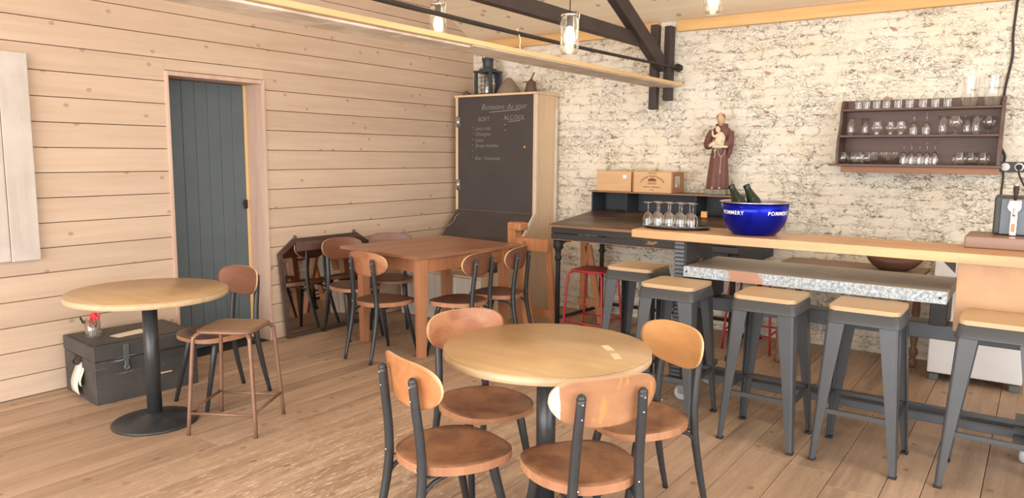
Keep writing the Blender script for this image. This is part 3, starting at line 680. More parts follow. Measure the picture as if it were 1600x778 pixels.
# ================================================================== FURNITURE
def round_table(loc, label, tape=False):
    t = thing('round_table', label, 'table', loc)
    R = 0.41
    mb = MB(); mb.lathe([(0.001, 0.716), (R-0.004, 0.716), (R, 0.719), (R, 0.7465)], 72); mb.build('edge_band', M['table_edge'], t)
    mb = MB(); mb.lathe([(R-0.0005, 0.7467), (R-0.003, 0.75), (0.001, 0.75)], 72); mb.build('tabletop', M['table_top'], t)
    mb = MB(); mb.tube([(0, 0, 0.05), (0, 0, 0.700)], 0.039, 28); mb.build('column', M['black_metal'], t)
    mb = MB(); mb.lathe([(0.001, 0.70), (0.13, 0.70), (0.13, 0.7155), (0.001, 0.7155)], 24); mb.build('top_plate', M['black_metal'], t)
    mb = MB(); mb.lathe([(0.001, 0.0), (0.222, 0.0), (0.225, 0.008), (0.215, 0.016), (0.12, 0.036), (0.05, 0.052), (0.039, 0.06)], 48); mb.build('base', M['black_metal'], t)
    if tape:
        mb = MB()
        for (x, y, r) in ((0.20, 0.13, 0.35), (0.285, 0.04, 0.2)):
            mm = Matrix.Translation((x, y, 0.7506)) @ Matrix.Rotation(r+0.5, 4, 'Z'); mb.box(-0.015, 0.015, -0.036, 0.036, -0.0005, 0.0005, M4=mm)
        tag(mb.build('tape_residue', M['tape'], t), 'pale strips of old tape residue')
    return t
round_table((1.035, -4.13, 0), 'round wooden pedestal table in front of the black trunk')
rt = round_table((3.43, -3.80, 0), 'round wooden pedestal table in the foreground with four chairs around it', True); 

def superout(n, hw, hh, e, tap=0.0, tapb=0.0):
    """super-ellipse outline; tap narrows where v<0"""
    o = []
    for k in range(n):
        a = 2*PI*k/n; c, s_ = math.cos(a), math.sin(a)
        u = hw*math.copysign(abs(c)**(2/e), c); v = hh*math.copysign(abs(s_)**(2/e), s_)
        k_ = 1 - tap*max(0, -v/hh) ** 1.3 - tapb*max(0, v/hh)**2
        o.append((u*k_, v))
    return o
def shell(mb, outl, fn, th, rings=7, mi_edge=1):
    """closed slab: outline shrunk ring by ring, fn(u,v,side)->point"""
    n = len(outl); bm = mb.bm
    grid = []
    for side in (0, 1):
        rr = []
        for r in range(rings, 0, -1):
            f = r/rings; rr.append([bm.verts.new(fn(u*f, v*f, side)) for u, v in outl])
        cv = bm.verts.new(fn(0, 0, side)); grid.append((rr, cv))
    for rr, cv in grid:
        for a, b in zip(rr[:-1], rr[1:]):
            for i in range(n):
                j = (i+1) % n; f = bm.faces.new((a[i], a[j], b[j], b[i])); f.smooth = True
        for i in range(n):
            f = bm.faces.new((rr[-1][i], rr[-1][(i+1) % n], cv)); f.smooth = True
    a, b = grid[0][0][0], grid[1][0][0]
    for i in range(n):
        j = (i+1) % n; f = bm.faces.new((a[i], a[j], b[j], b[i])); f.material_index = mi_edge
def make_chair():
    t = thing('bistro_chair', '', 'chair')
    # seat: rounded trapezoid, wider at the front, slightly dished
    mb = MB(); o = superout(56, 0.198, 0.205, 2.7, 0.20)
    def fs(u, v, side):
        x, y = u, v+0.015
        q = min(1, math.hypot(u/0.198, v/0.205)); z = 0.437 - 0.010*(1-q*q) - (0.006 if q > 0.93 else 0) - 0.010*max(0, v/0.205)**3
        return (x, y, z if side == 0 else 0.400)
    shell(mb, o, fs, 0, 9); seat = mb.build('seat', [M['chair_seat'], M['seat_edge']], t)
    # back: bent plywood, flat top, rounded lower corners
    mb = MB(); o = superout(96, 0.196, 0.088, 3.1, 0.22, 0.03)
    def fb(u, v, side):
        y = -0.183 - 0.02*(v/0.08)*0.6 + 0.75*u*u*1.5 - (0.0 if side == 0 else 0.010)
        return (u, y, 0.712 + v + 0.10*u*u)
    shell(mb, o, fb, 0, 14); mb.build('backrest', [M['chair_back'], M['ply_edge']], t)
    for s in (-1, 1):
        mb = MB(); pts = bez([(s*0.134, -0.262, 0.0), (s*0.130, -0.215, 0.20), (s*0.124, -0.186, 0.37), (s*0.119, -0.186, 0.50), (s*0.114, -0.203, 0.66), (s*0.111, -0.211, 0.742)], 5)
        mb.tube(pts, rlerp([0.012, 0.0155, 0.0175, 0.017, 0.0165, 0.016], len(pts)), 12); mb.ball((s*0.111, -0.211, 0.742), 0.0158, 10); mb.build('rear_leg', M['black_metal'], t)
    for s in (-1, 1):
        mb = MB(); mb.tube([(s*0.125, 0.10, 0.3995), (s*0.128, 0.112, 0.36), (s*0.158, 0.20, 0.0)], [0.019, 0.0185, 0.0115], 12); mb.build('front_leg', M['black_metal'], t)
    for s in (-1, 1):
        mb = MB(); mb.tube(bez([(s*0.128, -0.205, 0.255), (s*0.126, -0.185, 0.33), (s*0.122, -0.13, 0.375), (s*0.118, -0.02, 0.390), (s*0.116, 0.04, 0.391)], 5), 0.0085, 8); mb.build('brace', M['black_metal'], t)
    mb = MB(); mb.box(-0.14, 0.14, 0.07, 0.12, 0.393, 0.3995); mb.box(-0.13, 0.13, -0.16, -0.13, 0.393, 0.3995); mb.build('seat_frame', M['black_metal'], t)
    for s in (-1, 1):
        for z, y in ((0.725, -0.223), (0.675, -0.218), (0.43, -0.202)):
            mb = MB(); mb.ball((s*0.112, y, z), 0.0045, 8); mb.build('bolt', M['steel'], t)
    return t
dark_seat = []
chair0 = make_chair(); first = [True]
def place_chair(x, y, th, label, grp, back=None, scuff=False, dark=False):
    c = chair0 if first[0] else copy_tree(chair0)
    first[0] = False
    c.location = (x, y, 0); c.rotation_euler = (0, 0, th); c['label'] = label; c['group'] = grp
    if back:
        for k in kids(c):
            if k.name.startswith('backrest'):
                k.data = k.data.copy(); k.data.materials[0] = M[back]
    if dark:
        for k in kids(c):
            if k.name.startswith('seat') and 'frame' not in k.name:
                if not dark_seat: dark_seat.append(k.data.copy()); dark_seat[0].materials[0] = M['chair_seat_dark']
                k.data = dark_seat[0]
    return c
G1 = 'bistro chairs around the foreground round table'; G2 = 'bistro chairs around the corner table'
place_chair(3.268, -4.205, -0.312, 'bistro chair with orange varnished back at the front left of the foreground table', G1, 'chair_back')
place_chair(3.735, -4.035, 0.985, 'bistro chair seen from behind, white scuffed left corner on its backrest', G1, 'chair_back_scuffed')
place_chair(3.04, -3.716, -1.953, 'bistro chair behind the foreground table with its inner backrest facing the door', G1, 'chair_back_red')
place_chair(3.685, -3.47, 2.68, 'bistro chair with light honey backrest between foreground table and bar stools', G1, 'chair_back_light')
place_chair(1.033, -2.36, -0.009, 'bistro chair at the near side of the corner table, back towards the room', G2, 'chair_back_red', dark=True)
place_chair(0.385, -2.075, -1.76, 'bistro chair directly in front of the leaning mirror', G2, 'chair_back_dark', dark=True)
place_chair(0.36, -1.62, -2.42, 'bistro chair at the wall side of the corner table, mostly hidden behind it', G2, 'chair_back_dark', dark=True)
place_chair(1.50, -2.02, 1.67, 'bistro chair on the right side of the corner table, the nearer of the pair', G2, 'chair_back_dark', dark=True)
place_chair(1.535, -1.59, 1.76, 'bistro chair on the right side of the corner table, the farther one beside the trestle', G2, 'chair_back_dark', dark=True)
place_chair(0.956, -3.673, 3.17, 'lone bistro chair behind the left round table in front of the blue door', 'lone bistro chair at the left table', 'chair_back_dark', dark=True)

# corner table
t = thing('dining_table', 'square red-brown wooden table in the corner before the blackboard cupboard', 'table', (0.94, -1.71, 0), math.radians(-6.6))
mb = MB()
for k in range(4): mb.box(-0.475+k*0.2375+0.0008, -0.475+(k+1)*0.2375-0.0008, -0.57, 0.57, 0.74, 0.765, 0.003)
mb.build('tabletop', M['red_table'], t)
for x, y, nm in ((0.08, -0.49, 0), (0.08, 0.40, 0)):
    mb = MB(); mb.box(-0.24, 0.40, y-0.012, y+0.012, 0.635, 0.7398, 0.002); mb.build('apron', M['oak_leg'], t)
for x in (-0.27, 0.43):
    mb = MB(); mb.box(x-0.012, x+0.012, -0.46, 0.37, 0.635, 0.7398, 0.002); mb.build('apron', M['oak_leg'], t)
for x in (-0.27, 0.43):
    for y in (-0.49, 0.40):
        mb = MB(); a, b = 0.036, 0.027
        mb.rings([[(x-b, y-b, 0), (x+b, y-b, 0), (x+b, y+b, 0), (x-b, y+b, 0)], [(x-a, y-a, 0.62), (x+a, y-a, 0.62), (x+a, y+a, 0.62), (x-a, y+a, 0.62)], [(x-a, y-a, 0.7398), (x+a, y-a, 0.7398), (x+a, y+a, 0.7398), (x-a, y+a, 0.7398)]], smooth=False)
        mb.build('leg', M['oak_leg'], t)

# trunk
t = thing('trunk', 'worn black wooden trunk against the boarded wall under the round table', 'trunk', (0.30, -3.875, 0), math.radians(-5))
mb = MB(); mb.box(-0.245, 0.245, -0.31, 0.31, 0.0, 0.262, 0.004)
for z in (0.13,): mb.box(-0.2458, 0.2458, -0.3108, 0.3108, z-0.001, z+0.001)
mb.build('body', M['trunk'], t)
mb = MB(); mb.box(-0.248, 0.248, -0.313, 0.313, 0.265, 0.352, 0.004); mb.box(-0.22, 0.20, -0.285, 0.285, 0.352, 0.358, 0.002); mb.build('lid', M['trunk'], t)
for yy in (-0.13,):
    mb = MB(); mb.box(0.248, 0.254, yy-0.016, yy+0.016, 0.25, 0.345, 0.002); mb.box(0.246, 0.253, yy-0.013, yy+0.013, 0.19, 0.249, 0.004); mb.lathe([(0.018, -0.004), (0.018, 0.004), (0.009, 0.004), (0.009, -0.004), (0.018, -0.004)], 14, M4=Matrix.Translation((0.252, yy, 0.205)) @ Matrix.Rotation(PI/2, 4, 'Y'), cap=False)
    mb.build('hasp', M['grey_metal'], t)
mb = MB(); mb.box(-0.05, 0.05, -0.318, -0.3105, 0.235, 0.262, 0.002); mb.tube(bez([(-0.04, -0.315, 0.25), (-0.04, -0.33, 0.225), (0, -0.335, 0.215), (0.04, -0.33, 0.225), (0.04, -0.315, 0.25)]), 0.006, 8); mb.build('end_handle', M['iron'], t)
mb = MB()
for (u0, u1, z0, z1, b) in ((-0.06, 0.045, 0.03, 0.23, 0.02), (0.03, 0.085, 0.09, 0.20, 0.012)):
    rg = []
    for k in range(9):
        f = k/8; z = z0+(z1-z0)*f; y = -0.318-b*math.sin(f*5)*0.6 - 0.012*(1-f)
        rg.append([(u0-0.03*(1-f)*(1 if u0 < 0 else 0), y, z), (u1, y-0.004, z), (u1, y-0.0025, z), (u0-0.03*(1-f)*(1 if u0 < 0 else 0), y+0.0015, z)])
    mb.rings(rg)
tag(mb.build('paper_label', M['paper'], t), 'torn cream paper label hanging on the end')
mb = MB(); mb.box(0.2462, 0.2475, 0.05, 0.14, 0.115, 0.124, 0.0005); tag(mb.build('scrape', M['cup_pine'], t), 'pale scraped gash in the front')

mb = MB(); pts = [(-0.03, -0.11), (0.05, -0.10), (0.06, 0.09), (0.02, 0.12), (-0.05, 0.105), (-0.045, -0.06)]
o = mb.prism(pts, 0, 0.0012)
for v in mb.bm.verts: v.co.z += 0.012*max(0, abs(v.co.y)-0.07)*4*abs(v.co.y)*4
tag(mb.build('paper_sheet', M['paper'], loc=(0.34, -3.905, 0.3585), rotz=0.1), 'crumpled cream paper sheet lying on the black trunk lid', 'paper')

t = thing('glass_mug', 'small glass mug full of red sachets and sticks on the black trunk', 'mug', (0.245, -4.08, 0.358), -0.6)
mb = MB(); mb.lathe([(0.001, 0.0), (0.040, 0.0), (0.044, 0.006), (0.045, 0.115), (0.0425, 0.115), (0.041, 0.008), (0.001, 0.006)], 20); mb.build('body', M['glass'], t)
mb = MB(); mb.tube(bez([(-0.044, 0, 0.10), (-0.075, 0, 0.085), (-0.078, 0, 0.05), (-0.055, 0, 0.022)]), 0.003, 7); mb.build('handle', M['iron'], t)
rnd = random.Random(11)
mb = MB()
for k in range(16):
    a = rnd.uniform(0, 6.28); r = rnd.uniform(0.005, 0.032); a2 = a+rnd.uniform(-1, 1)
    mb.bar((r*math.cos(a), r*math.sin(a), 0.009), (0.032*math.cos(a2), 0.032*math.sin(a2), rnd.uniform(0.06, 0.10)), 0.008, 0.003)
mb.build('white_sticks', M['sach_white'], t)['kind'] = 'stuff'
mb = MB()
for k in range(7):
    a = rnd.uniform(0, 6.28); r = rnd.uniform(0.0, 0.022)
    mm = Matrix.Translation((r*math.cos(a), r*math.sin(a), 0.10+rnd.uniform(-0.02, 0.03))) @ Euler((rnd.uniform(-0.6, 0.6), rnd.uniform(-0.6, 0.6), a)).to_matrix().to_4x4()
    mb.box(-0.018, 0.018, -0.002, 0.002, -0.028, 0.028, 0.0015, mm)
tag(mb.build('red_sachets', M['cloth_red'], t), 'red paper sachets')['kind'] = 'stuff'
mb = MB(); mb.box(-0.012, 0.02, -0.012, -0.008, 0.10, 0.142, 0.001, Matrix.Rotation(0.4, 4, 'X')); tag(mb.build('black_sachet', M['rubber'], t), 'black sachet')

# tube stool (tan)
def tube_stool(name, label, loc, rz, H, ht, hf, tm, sm, zr=0.115, r=0.011, grp=None):
    t = thing(name, label, 'stool', loc, rz, grp)
    mb = MB(); a = ht-0.012; cr = 0.045
    rr = []
    for cx_, cy_, a0 in ((a-cr, a-cr, 0), (-a+cr, a-cr, 90), (-a+cr, -a+cr, 180), (a-cr, -a+cr, 270)):
        for k in range(6): an = math.radians(a0+k*18); rr.append((cx_+cr*math.cos(an), cy_+cr*math.sin(an)))
    mb.prism(rr, H-0.014, H, bev=0.003); mb.build('seat', sm, t)
    mb = MB(); path = [(x*1.03, y*1.03, H-0.012) for x, y in rr]; n = len(path)
    rings = []
    for i in range(n):
        p = Vector(path[i]); tg = (Vector(path[(i+1) % n]) - Vector(path[i-1])).normalized(); nrm = Vector((tg.y, -tg.x, 0))
        rings.append([p + r*(math.cos(b)*nrm + math.sin(b)*Vector((0, 0, 1))) for b in [2*PI*k/8 for k in range(8)]])
    rings.append(rings[0]); mb.rings(rings, cap=False); bmesh.ops.remove_doubles(mb.bm, verts=mb.bm.verts, dist=1e-5); mb.build('seat_rim', tm, t)
    for sx in (-1, 1):
        for sy in (-1, 1):
            mb = MB(); mb.tube(bez([(sx*(ht-0.035), sy*(ht-0.035), H-0.016), (sx*(ht-0.004), sy*(ht-0.004), H-0.035), (sx*(ht+0.006), sy*(ht+0.006), H-0.10), (sx*hf, sy*hf, 0.0)], 5), r, 10); mb.build('leg', tm, t)
    h2 = lambda z: ht+0.006 + (hf-ht-0.006)*(1-(z/(H-0.1)))
    for k in range(4):
        a_ = k*PI/2; z = zr + (0.012 if k % 2 else 0); w = h2(z); mm = Matrix.Rotation(a_, 4, 'Z')
        mb = MB(); mb.tube([(-w, -w, z), (w, -w, z)], r*0.72, 8, M4=mm); mb.build('stretcher', tm, t)
    return t
tube_stool('metal_stool', 'low brown tube-framed stool with wooden seat beside the left round table', (1.437, -3.876, 0), math.radians(31), 0.568, 0.153, 0.187, M['tan_metal'], M['tan_seat'], 0.12)
rs = tube_stool('red_stool', 'red tubular metal stool under the left end of the black desk', (2.0, -0.90, 0), 0.03, 0.575, 0.15, 0.185, M['red_metal'], M['red_seat'], 0.14, 0.0095, 'red tubular stools')
r2 = copy_tree(rs); r2.location = (3.19, -0.42, 0); r2['label'] = 'red tubular stool half hidden behind the bar frame, below the zinc table'

# bar stools
def make_bar_stool():
    t = thing('bar_stool', '', 'stool')
    a = 0.158; cr = 0.03; rr = []
    for cx_, cy_, a0 in ((a-cr, a-cr, 0), (-a+cr, a-cr, 90), (-a+cr, -a+cr, 180), (a-cr, -a+cr, 270)):
        for k in range(6): an = math.radians(a0+k*18); rr.append((cx_+cr*math.cos(an), cy_+cr*math.sin(an)))
    mb = MB(); mb.prism(rr, 0.766, 0.788, bev=0.004); mb.build('seat', M['stool_wood'], t)
    mb = MB(); sc1, sc2 = 1.01, 1.07
    mb.rings([[(x*sc1*0.97, y*sc1*0.97, 0.7655) for x, y in rr], [(x*sc1, y*sc1, 0.764) for x, y in rr], [(x*sc2, y*sc2, 0.712) for x, y in rr], [(x*sc2*1.012, y*sc2*1.012, 0.708) for x, y in rr], [(x*sc2*0.985, y*sc2*0.985, 0.706) for x, y in rr]])
    mb.build('seat_skirt', M['stool_metal'], t)
    for sx in (-1, 1):
        for sy in (-1, 1):
            mb = MB(); rings = []
            for z, c, wd in ((0.712, 0.160, 0.085), (0.70, 0.1605, 0.083), (0.35, 0.179, 0.055), (0.0, 0.198, 0.030)):
                th = 0.004; q = 0.012
                # L profile with rounded corner
                o = [(c-wd, c), (c-q, c), (c-q*0.3, c-q*0.3), (c, c-q), (c, c-wd), (c-th, c-wd), (c-th, c-q-th), (c-q, c-q+0.002), (c-q-th, c-th), (c-wd, c-th)]
                rings.append([(sx*x, sy*y, z) for x, y in o])
            mb.rings(rings, smooth=False); mb.build('leg', M['stool_metal'], t)
            mb = MB(); c = 0.198; mb.box(min(sx*(c-0.033), sx*(c+0.002)), max(sx*(c-0.033), sx*(c+0.002)), min(sy*(c-0.033), sy*(c+0.002)), max(sy*(c-0.033), sy*(c+0.002)), 0.0, 0.012, 0.003); mb.build('foot_cap', M['rubber'], t)
    for k in range(4):
        z = 0.262; c = 0.184-0.006; mm = Matrix.Rotation(k*PI/2, 4, 'Z')
        mb = MB(); mb.box(-c+0.004, c-0.004, -c-0.002, -c+0.004, z-0.011, z+0.011, 0.0015, mm); mb.box(-c+0.004, c-0.004, -c-0.002, -c+0.016, z+0.009, z+0.012, 0, mm); mb.build('footrest', M['stool_metal'], t)
    return t
bs0 = make_bar_stool()
sp = [((2.845, -1.80), 0.02, 'bar stool standing farthest left, beside the red stool and the black desk'),
      ((3.305, -2.245), 0.0, 'bar stool just behind the honey backrest of the foreground chair'),
      ((3.850, -2.262), 0.0, 'bar stool at the middle of the zinc table, below the blue bowl'),
      ((4.322, -2.258), 0.0, 'bar stool in front of the right end of the zinc table'),
      ((4.870, -2.236), 0.0, 'bar stool cut by the right edge, in front of the plywood panel')]
for i, ((x, y), r, lb) in enumerate(sp):
    c = bs0 if i == 0 else copy_tree(bs0); c.location = (x, y, 0); c.rotation_euler = (0, 0, r); c['label'] = lb; c['group'] = 'metal bar stools along the bar'

# ------------------------------------------------------------------ the rolling bar
t = thing('bar_counter', 'long golden plank bar counter on a blue-grey steel frame with casters', 'bar', (0, 0, 0))
mb = MB(); n = 20; top = []; bot = []
rnd = random.Random(2)
edge = [2.935 + (5.75-2.935)*k/n for k in range(n+1)]
poly = [(2.935, -1.69), (2.915, -1.78)] + [(2.932 if k == 0 else x, -2.10 + 0.006*math.sin(x*5.0)) for k, x in enumerate(edge)] + [(5.75, -1.66), (2.96, -1.66)]
mb.prism(poly, 1.007, 1.055, bev=0.006); mb.build('counter_top', M['bar_wood'], t)
mb = MB(); mb.box(3.205, 3.275, -2.05, -1.62, 0.165, 1.0065, 0.004); mb.build('end_panel', M['desk_black'], t)
mb = MB()
for k in range(34): mb.box(3.206, 3.268, -2.064, -2.0505, 0.17+k*0.0245, 0.17+(k+1)*0.0245-0.004, 0.003, seg=1)
tag(mb.build('ribbed_facing', M['steel_blue'], t), 'blue grey ribbed end facing')
mb = MB(); mb.box(4.665, 5.5, -2.035, -2.015, 0.66, 1.0065, 0.002); mb.build('plywood_panel', M['bar_panel'], t)
mb = MB(); mb.box(5.0, 5.06, -2.0, -1.66, 0.15, 1.0065, 0.004); mb.box(5.5, 5.55, -2.0, -1.66, 0.15, 1.0065, 0.004); mb.build('post', M['steel_blue'], t)
mb = MB(); mb.prism([(0, 0), (0.06, 0), (0, -0.06)], -0.012, 0.012, M4=Matrix.Translation((4.655, -2.02, 1.0065)) @ Matrix(((-1, 0, 0, 0), (0, 0, 1, 0), (0, 1, 0, 0), (0, 0, 0, 1)))); mb.build('corner_bracket', M['iron'], t)
mb = MB(); mb.box(3.276, 5.5, -1.86, -1.72, 0.568, 0.648, 0.004); mb.build('steel_beam', M['steel_blue'], t)
for yy in (-1.86, -1.70):
    mb = MB(); mb.box(3.22, 5.5, yy-0.018, yy+0.018, 0.125, 0.165, 0.003); mb.build('foot_rail', M['steel_blue'], t)
mb = MB(); mb.box(3.18, 3.30, -2.08, -1.50, 0.125, 0.1645, 0.003); mb.build('cross_foot', M['steel_blue'], t)
mb = MB(); mb.box(4.95, 5.07, -2.05, -1.50, 0.125, 0.149, 0.003); mb.build('cross_foot', M['steel_blue'], t)
def caster(x, y, rz):
    mb = MB(); mm = Matrix.Translation((x, y, 0)) @ Matrix.Rotation(rz, 4, 'Z')
    mb.lathe([(0.03, -0.012), (0.046, -0.012), (0.05, -0.008), (0.05, 0.008), (0.046, 0.012), (0.03, 0.012)], 24, M4=mm @ Matrix.Translation((0.02, 0, 0.05)) @ Matrix.Rotation(PI/2, 4, 'X')); w_ = mb.build('caster_wheel', M['caster_grey'], t)
    mb = MB(); mb.box(-0.01, 0.035, -0.022, -0.016, 0.045, 0.11, 0.002, mm); mb.box(-0.01, 0.035, 0.016, 0.022, 0.045, 0.11, 0.002, mm); mb.box(-0.035, 0.035, -0.03, 0.03, 0.11, 0.1245, 0.003, mm); mb.tube([(0.02, -0.025, 0.05), (0.02, 0.025, 0.05)], 0.01, 10, mm)
    mb.build('caster_fork', M['steel'], t)
for x, y, r in ((3.235, -1.98, 0.5), (3.25, -1.56, 0.2), (5.0, -1.86, 1.2), (5.0, -1.56, 0.3), (5.52, -1.9, 0.1)): caster(x, y, r)
mb = MB(); mb.box(5.48, 5.56, -2.05, -1.5, 0.125, 0.1495); mb.build('cross_foot', M['steel_blue'], t)

# zinc topped low table in front of the frame
t = thing('zinc_table', 'low zinc-covered table top with spangled metal edge, fixed below the bar counter', 'table', (3.283, -2.10, 0))
W = 4.637-3.283
mb = MB(); mb.box(0.001, W-0.001, 0.001, 0.55, 0.799, 0.8605, 0.002); mb.build('top', M['zinc'], t)
mb = MB(); mb.box(0, W, -0.0015, 0.0005, 0.798, 0.859, 0.0005); mb.build('front_edge', M['zinc_edge'], t)
for xx in (0.02, W-0.03):
    mb = MB(); mb.lathe([(0.001, 0), (0.006, 0), (0.006, 0.003), (0.001, 0.004)], 10, M4=Matrix.Translation((xx, -0.0015, 0.828)) @ Matrix.Rotation(PI/2, 4, 'X')); mb.build('screw', M['iron'], t)
for xx in (0.02, W-0.09):
    mb = MB(); mb.box(xx, xx+0.08, 0.20, 0.42, 0.6485, 0.7985, 0.004); mb.build('bracket', M['desk_black'], t)

# ledge and beer tap
mb = MB(); mb.box(0, 0.9, 0, 0.33, 0.0, 0.060, 0.006); tag(mb.build('raised_ledge', M['ledge_wood'], loc=(4.668, -1.83, 1.0555)), 'red-brown raised wooden ledge on the right end of the bar counter', 'ledge')
t = thing('beer_tap', 'graphite beer dispenser with chrome tap and black handle on the raised ledge', 'beer tap', (4.775, -1.66, 1.116))
mb = MB(); mb.box(0.0, 0.36, 0.0, 0.15, 0.0, 0.20, 0.012, seg=3); mb.build('housing', M['box_grey'], t)
mb = MB(); mb.box(0.028, 0.35, -0.012, -0.001, 0.003, 0.188, 0.004); mb.build('front_plate', M['tap_body'], t)
xx = 0.088
mb = MB(); mb.box(xx-0.016, xx+0.016, -0.05, -0.013, 0.0, 0.13, 0.006); mb.tube([(xx, -0.05, 0.15), (xx, -0.013, 0.15)], 0.022, 18); mb.lathe([(0.028, -0.003), (0.03, 0), (0.028, 0.003)], 18, M4=Matrix.Translation((xx, -0.052, 0.15)) @ Matrix.Rotation(PI/2, 4, 'X')); mb.tube([(xx, -0.06, 0.14), (xx, -0.07, 0.10)], 0.007, 10)
mb.box(xx-0.03, xx+0.03, -0.045, -0.013, 0.135, 0.185, 0.01); mb.build('tap', M['chrome'], t)
mb = MB(); mb.lathe([(0.008, 0), (0.009, 0.02), (0.014, 0.055), (0.012, 0.065)], 14, c=(xx, -0.04, 0.185)); mb.build('tap_handle', M['iron'], t)
mb = MB(); mb.lathe([(0.0125, 0), (0.012, 0.012), (0.002, 0.014)], 14, c=(xx, -0.04, 0.2505)); mb.build('handle_cap', M['chrome'], t)
mb = MB(); mb.box(xx-0.009, xx+0.009, -0.0525, -0.0505, 0.02, 0.065, 0.002); tag(mb.build('badge', M['orange'], t), 'orange badge on the tap column')

# blue champagne bowl
BX, BY, BZ = 3.618, -1.885, 1.0555
t = thing('champagne_bowl', 'deep blue metallic POMMERY champagne cooler bowl standing on the bar', 'bowl', (BX, BY, BZ))
prof = [(0.115, 0.0), (0.123, 0.003), (0.148, 0.028), (0.170, 0.062), (0.184, 0.105), (0.190, 0.15), (0.192, 0.198)]
prof = [(r*0.985, z*0.93) for r, z in prof]
mb = MB(); mb.lathe([(0.001, 0.0)] + prof, 56); mb.build('body', M['blue'], t)
mb = MB(); mb.lathe([(r*0.985, z*0.93) for r, z in [(0.192, 0.1985), (0.200, 0.199), (0.203, 0.203), (0.200, 0.207), (0.192, 0.206), (0.186, 0.198), (0.184, 0.15), (0.178, 0.105), (0.164, 0.064), (0.142, 0.032), (0.115, 0.008), (0.001, 0.006)]], 56, cap=False); mb.build('rim', M['steel'], t)
def wrap_text(body, ang, size, z0):
    me = text_mesh(body, size, 0.0004, 'CENTER', 0, 1.15, 0.0004)
    bm = bmesh.new(); bm.from_mesh(me); 
    bmesh.ops.subdivide_edges(bm, edges=[e for e in bm.edges if e.calc_length() > 0.01], cuts=2)
    for v in bm.verts:
        z = z0 + v.co.y; r = 0.183
        for (ra, za), (rb, zb) in zip(prof[:-1], prof[1:]):
            if za <= z <= zb: r = ra+(rb-ra)*(z-za)/(zb-za)
        a = ang + v.co.x/r; r += 0.0016 + v.co.z
        v.co = Vector((r*math.cos(a), r*math.sin(a), z))
    bm.to_mesh(me); bm.free(); link_mesh('lettering', me, M['white_paint'], t)
wrap_text('POMMERY', math.radians(-114), 0.030, 0.132)
wrap_text('POMMERY', math.radians(-27), 0.030, 0.132)
wrap_text('POMMERY', math.radians(90), 0.031, 0.142)

def bottle(base, tip, label):
    t = thing('champagne_bottle', label, 'bottle', base, 0, 'champagne bottles in the blue bowl')
    d = Vector(tip)-Vector(base); q = Vector((0, 0, 1)).rotation_difference(d); t.rotation_mode = 'QUATERNION'; t.rotation_quaternion = q
    k = d.length/0.30
    mb = MB(); mb.lathe([(0.001, 0.004), (0.038, 0), (0.043, 0.01), (0.043, 0.14*k), (0.040, 0.185*k), (0.029, 0.225*k), (0.021, 0.262*k), (0.018, 0.288*k), (0.0205, 0.289*k), (0.0205, 0.30*k), (0.001, 0.30*k)], 24); mb.build('glass', M['bottle'], t)
    mb = MB(); mb.lathe([(0.0435, 0.05*k), (0.0436, 0.052*k), (0.0436, 0.13*k), (0.0435, 0.132*k)], 24, cap=False); mb.build('label_band', M['paper'], t)
bottle((BX-0.02, BY-0.01, BZ+0.035), (BX-0.168, BY+0.06, BZ+0.275), 'dark green champagne bottle leaning left in the blue bowl, the left neck')
bottle((BX+0.045, BY+0.06, BZ+0.042), (BX-0.095, BY+0.115, BZ+0.278), 'dark green champagne bottle in the blue bowl, the right neck')

# tray of upturned glasses
TX, TY = 3.12, -1.85
t = thing('oval_tray', 'black oval tray lying on the left end of the bar counter', 'tray', (TX, TY, 1.0555), 0.12)
mb = MB(); mb.lathe([(0.001, 0.0), (0.9, 0.0), (0.97, 0.006), (1.0, 0.016), (0.985, 0.016), (0.95, 0.009), (0.001, 0.005)], 48)
for v in mb.bm.verts: v.co.x *= 0.215; v.co.y *= 0.15
mb.build('dish', M['tray'], t)
def inv_glass(name, label, cat, loc, prof, grp, mat='glass', seg=18):
    mb = MB(); mb.lathe(prof, seg, cap=False); o = mb.build(name, M[mat], loc=loc); return tag(o, label, cat, grp)
wine_inv = [(0.036, 0.0), (0.0345, 0.02), (0.036, 0.05), (0.030, 0.075), (0.016, 0.088), (0.005, 0.093), (0.004, 0.12), (0.0045, 0.145), (0.012, 0.150), (0.032, 0.1525), (0.033, 0.154), (0.001, 0.1545)]
wg0 = None; lab = ['front row of the tray', 'back row of the tray']
k = 0
for i, (dx, row) in enumerate([(-0.150, 0), (-0.098, 1), (-0.078, 0), (-0.026, 1), (-0.006, 0), (0.046, 1), (0.066, 0), (0.112, 1), (0.136, 0)]):
    x = TX + dx - 0.012 - (0.03 if row else 0); y = TY - 0.055 + (0.085 if row else 0) + dx*0.1
    if wg0 is None:
        mb = MB(); mb.lathe(wine_inv, 20, cap=False); wg0 = mb.build('wine_glass', M['glass']); o = wg0
        wg0.data.transform(Matrix.Diagonal((0.90, 0.90, 1, 1)))
    else: o = wg0.copy(); C.objects.link(o)
    o.location = (x, y, 1.0612)
    pos = ['leftmost', 'second from left', 'third from left', 'fourth from left', 'fifth from left', 'sixth from left', 'seventh from left', 'second from right', 'rightmost'][i]
    tag(o, pos + ' upturned wine glass on the black tray, ' + ('in the back row' if row else 'in the front row'), 'wine glass', 'upturned wine glasses on the tray')

